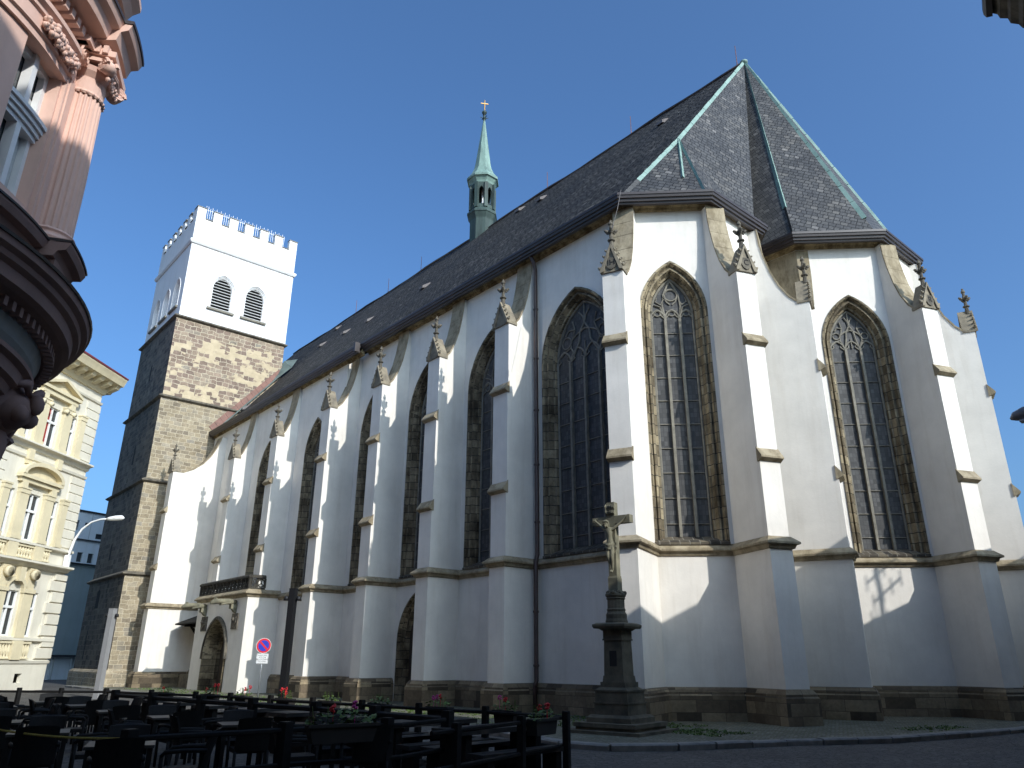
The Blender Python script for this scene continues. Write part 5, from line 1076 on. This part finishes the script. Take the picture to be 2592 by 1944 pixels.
# ------------------------------------------------------------------ terrace fences
def fence(name, label, pts, posts, h=.95, rails=(.86, .42), rr=.032, pw=.10):
    t = thing(name, label, 'fence', (pts[0][0], pts[0][1], 0))
    for z in rails:
        mb = MB(); mb.tube([(x, y, z) for x, y in pts], rr, 6, smooth=False); mb.build('rail', 'black_wood', t)
    for x, y in posts:
        mb = MB(); mb.cbox((x, y, 0), pw, pw, h, .35); mb.cbox((x, y, h), pw*.9, pw*.9, .012, .35); mb.build('post', 'black_wood', t)
    return t
FARP = [(-9.4, 9.35), (-11.3, 9.2), (-12.9, 8.85), (-14.6, 8.6), (-16.2, 8.3), (-17.8, 8.05), (-19.7, 7.85), (-21.0, 7.45), (-22.8, 6.9), (-24.7, 6.25)]
fence('terrace_fence', 'black timber fence hung with flower boxes along the church side of the terrace', FARP, FARP)
INP = [(-10.3, 7.62), (-12.2, 7.45), (-14.1, 7.3), (-16.2, 6.95), (-18.2, 6.6), (-20.5, 6.25), (-22.6, 5.95)]
fence('terrace_fence', 'heavy black timber rail dividing picnic tables from the wicker chairs', INP, INP, .97, (.85,), .05, .15)
fence('terrace_fence', 'short black fence at the right end of the terrace beside the crucifix', [(-8.3, 5.9), (-8.75, 7.3), (-9.1, 8.35), (-9.4, 9.35)], [(-8.45, 6.4), (-8.98, 8.0), (-9.30, 9.25)], .95, (.87, .45), .03, .10)
fence('terrace_fence', 'near black fence with a single flower box in front of the wicker chairs', [(-9.95, 2.85), (-9.95, 4.9), (-9.75, 6.4), (-10.2, 7.5)], [(-9.95, 2.85), (-9.95, 4.75), (-9.8, 6.2)], .95, (.86, .45), .032, .14)
fence('terrace_fence', 'sunlit far end of the terrace fence before the yellow house', [(-24.7, 6.25), (-25.6, 5.3), (-26.4, 4.4), (-27.4, 3.2), (-28.0, 1.8)], [(-25.6, 5.3), (-26.4, 4.4), (-27.4, 3.2), (-28.0, 1.8)], .95)
rp = tag(MB().tube([(-9.95-3.4*t, 2.85-1.1*t, .86-.05*math.sin(PI*t)) for t in [i/12 for i in range(13)]], .014, 5).build('rope', 'rope'), 'thin yellow rope tied to the near fence post, running off to the left', 'rope')
# ------------------------------------------------------------------ furniture
def make_table():
    t = thing('cafe_table', 'x', 'table')
    mb = MB(); mb.box(-.38, .38, -.38, .38, .715, .75); mb.build('tabletop', 'table_top', t)
    for sx in (-1, 1):
        for sy in (-1, 1):
            mb = MB(); mb.cbox((sx*.33, sy*.33, 0), .055, .055, .715); mb.build('leg', 'black_wood', t)
    mb = MB()
    for s in (-1, 1): mb.box(-.30, .30, s*.33-.015, s*.33+.015, .65, .714); mb.box(s*.33-.015, s*.33+.015, -.30, .30, .65, .714)
    mb.build('apron', 'black_wood', t); return t
def make_chair():
    t = thing('wicker_chair', 'x', 'chair')
    mb = MB(); mb.box(-.23, .25, -.24, .24, .39, .45); mb.build('seat', 'black_wicker', t)
    mb = MB(); k = 8
    pts = []
    for j, (z, x) in enumerate(((.42, -.22), (.60, -.255), (.76, -.30), (.88, -.345))):
        for i in range(k+1):
            y = -.25+.5*i/k; b = .05*(1-(2*i/k-1)**2); pts += [(x-b, y, z+.02*(1-(2*i/k-1)**2)*(j == 3)), (x-b+.035, y, z)]
    n = (k+1)*2; fs = []
    for j in range(3):
        for i in range(k):
            a = j*n+2*i; fs += [(a, a+2, a+n+2, a+n), (a+1, a+n+1, a+n+3, a+3)]
    for i in range(k): a = 3*n+2*i; fs += [(a, a+2, a+3, a+1)]
    for j in range(3): fs += [(j*n, j*n+n, j*n+n+1, j*n+1), (j*n+2*k, j*n+2*k+1, j*n+n+2*k+1, j*n+n+2*k)]
    mb.add(pts, fs); mb.build('backrest', 'black_wicker', t)
    for s in (-1, 1):
        mb = MB(); mb.tube([(-.28, s*.26, .66), (-.05, s*.275, .665), (.2, s*.27, .65), (.24, s*.265, .60)], .026, 6); mb.build('armrest', 'black_wicker', t)
        mb = MB(); mb.tube([(.22, s*.25, 0), (.235, s*.262, .62)], .024, 6); mb.build('leg', 'black_wicker', t)
        mb = MB(); mb.tube([(-.27, s*.24, 0), (-.235, s*.24, .42)], .024, 6); mb.build('leg', 'black_wicker', t)
    return t
def make_picnic():
    t = thing('picnic_table', 'x', 'table')
    mb = MB()
    for i in range(4): mb.box(-.36+i*.182, -.36+i*.182+.174, -.95, .95, .68, .75)
    mb.build('tabletop', 'table_top', t)
    for s in (-1, 1): mb = MB(); mb.box(-.30, .30, s*.76-.06, s*.76+.06, 0, .68); mb.build('leg', 'black_wood', t)
    mb = MB(); mb.box(-.04, .04, -.70, .70, .18, .30); mb.build('stretcher', 'black_wood', t); return t
def make_bench():
    t = thing('bench', 'x', 'bench')
    mb = MB(); mb.box(-.17, -.005, -.92, .92, .385, .45); mb.box(.005, .17, -.92, .92, .385, .45); mb.build('seat', 'table_top', t)
    for s in (-1, 1): mb = MB(); mb.box(-.15, .15, s*.74-.06, s*.74+.06, 0, .385); mb.build('leg', 'black_wood', t)
    return t
pt0, pb0, tb0, ch0 = make_picnic(), make_bench(), make_table(), make_chair(); first = {}
def place(proto, x, y, rz, label, group):
    o = proto if proto.name not in first else copy_tree(proto); first[proto.name] = 1
    o.location = (x, y, 0); o.rotation_euler = (0, 0, rz); o['label'] = label; o['group'] = group; return o
ordn = ['first', 'second', 'third', 'fourth', 'fifth', 'sixth', 'seventh', 'eighth', 'ninth']
for i in range(8):
    x = -10.02-1.72*i; y = 8.30-.13*i; r = R(4)+R(1)*i
    nm = 'nearest' if i == 0 else ('farthest' if i == 7 else ordn[i])
    place(pt0, x, y, r, f'long black slatted picnic table, {nm} in the row behind the church-side fence', 'picnic tables in a row')
    for s, sd in ((1, 'near'), (-1, 'far')): place(pb0, x+s*.60, y+.05, r, f'low black bench on the {sd} side of the {nm} picnic table', 'benches at the picnic tables')
rowA = [(-10.75, 6.15), (-12.95, 5.45), (-15.25, 5.05), (-17.6, 4.75), (-20.2, 4.75), (-22.4, 4.5)]; rowB = [(-10.75, 3.0), (-13.15, 2.55), (-15.6, 2.35), (-18.1, 2.6), (-20.6, 3.05), (-23.2, 2.4)]
for rn, row in (('middle row', rowA), ('row nearest the pink house', rowB)):
    for i, (x, y) in enumerate(row):
        nm = ordn[i]; r = R(-14+i*2+random.uniform(-4, 4)); place(tb0, x, y, r, f'square black cafe table, {nm} from the near fence in the {rn}', 'square cafe tables on the terrace')
        for a, sd in ((0, 'right'), (180, 'left'), (90, 'back'), (-90, 'front')):
            if (i, a, rn[0]) in ((0, 90, 'm'), (0, -90, 'r')): continue
            q = R(a)+r; d_ = .72+random.uniform(-.04, .1); place(ch0, x+math.cos(q)*d_, y+math.sin(q)*d_, q+PI+R(random.uniform(-10, 10)), f'black wicker armchair, {sd} side of the {nm} cafe table, {rn}', 'wicker chairs round the cafe tables')
# ------------------------------------------------------------------ flower boxes
def flower_box(x, y, z, rz, L_, label, seed, reds=3, pink=0, big=1.0):
    rnd = random.Random(seed); t = thing('flower_box', label, 'flower box', (x, y, z-.2), 'flower boxes hung on the terrace fences'); F = Fr((x, y), (math.cos(rz), math.sin(rz)), (math.sin(rz), -math.cos(rz))); h = L_/2
    mb = MB(); p = [F(u, d, zz) for zz, k in ((z-.22, .86), (z, 1)) for u, d in ((-h*k, -.10*k), (h*k, -.10*k), (h*k, .10*k), (-h*k, .10*k))]
    mb.add(p, [(0, 1, 2, 3), (4, 5, 6, 7), (0, 1, 5, 4), (1, 2, 6, 5), (2, 3, 7, 6), (3, 0, 4, 7)]); mb.box(-h-.015, h+.015, .095, .12, z-.03, z+.01, F); mb.build('trough', 'trough', t)
    mb = MB()
    for i in range(int(70*L_/.6)):
        u, d = rnd.uniform(-h, h), rnd.uniform(-.1, .12); zz = z+rnd.uniform(0, .16)*big*(1-.5*abs(u)/h); s = rnd.uniform(.018, .045)*big; a, b = rnd.uniform(0, 2*PI), rnd.uniform(-.7, .9); c = Vector(F(u, d, zz))
        e1 = Vector((math.cos(a), math.sin(a), b*.4))*s; e2 = Vector((-math.sin(a), math.cos(a), b))*s*.8
        mb.add([c-e1, c-e2*.7, c+e1*.9, c+e2, c-e1*.3+e2*.8], [(0, 1, 2, 3, 4)])
    for i in range(7): u = rnd.uniform(-h, h); mb.tube([F(u, 0, z), F(u+rnd.uniform(-.05, .05), .02, z+.18*big)], .004, 4)
    mb.build('foliage', 'leaf', t, fix=False)
    for i in range(reds+pink):
        mb = MB(); u, d, zz = rnd.uniform(-h*.85, h*.85), rnd.uniform(-.08, .1), z+rnd.uniform(.11, .22)*big
        for k in range(14):
            a, b = rnd.uniform(0, 2*PI), rnd.uniform(0, PI); r = .032*big; c = F(u+r*math.cos(a)*math.sin(b), d+r*math.sin(a)*math.sin(b), zz+r*math.cos(b)); mb.ball(c, .016*big, 5)
        mb.tube([F(u, d, z), F(u, d, zz)], .004, 4); mb.build('flower', 'petal_red' if i < reds else 'petal_pink', t)
fl = [(-9.1, 2, 0), (-11.0, 1, 1), (-12.6, 1, 2), (-14.3, 0, 0), (-15.9, 1, 0), (-17.5, 3, 0), (-19.3, 2, 0), (-20.8, 3, 0), (-22.6, 1, 0)]
for i, (xx, rd, pn_) in enumerate(fl):
    if i == 0: continue
    (x0, y0), (x1, y1) = FARP[i-1] if i else FARP[0], FARP[i]; bx, by = FARP[i]; rz = math.atan2(y0-y1, x0-x1)
    desc = ['', 'without open blooms beside the crucifix end', 'with pink and red blooms', 'with sparse pale green leaves', 'with green stems and no blooms', 'with tall green leaves behind the sign', 'with two bright red blooms by the porch', 'with one red bloom before the porch door', 'with small red bloom left of the door'][i]
    flower_box(bx+.42*math.cos(rz), by+.42*math.sin(rz)+.12, .90, rz, .52, f'dark flower box {desc}, {ordn[i]} along the church-side fence', 40+i, rd if i not in (3, 4) else 0, pn_, 1.0)
flower_box(-9.55, 5.35, .93, R(82), .95, 'large flower box of dark leaves with one red geranium on the near fence', 71, 1, 1, 1.25)
flower_box(-9.02, 8.45, .90, R(105), .62, 'flower box with red blooms at the right end of the terrace beside the crucifix', 72, 3, 0, 1.1)
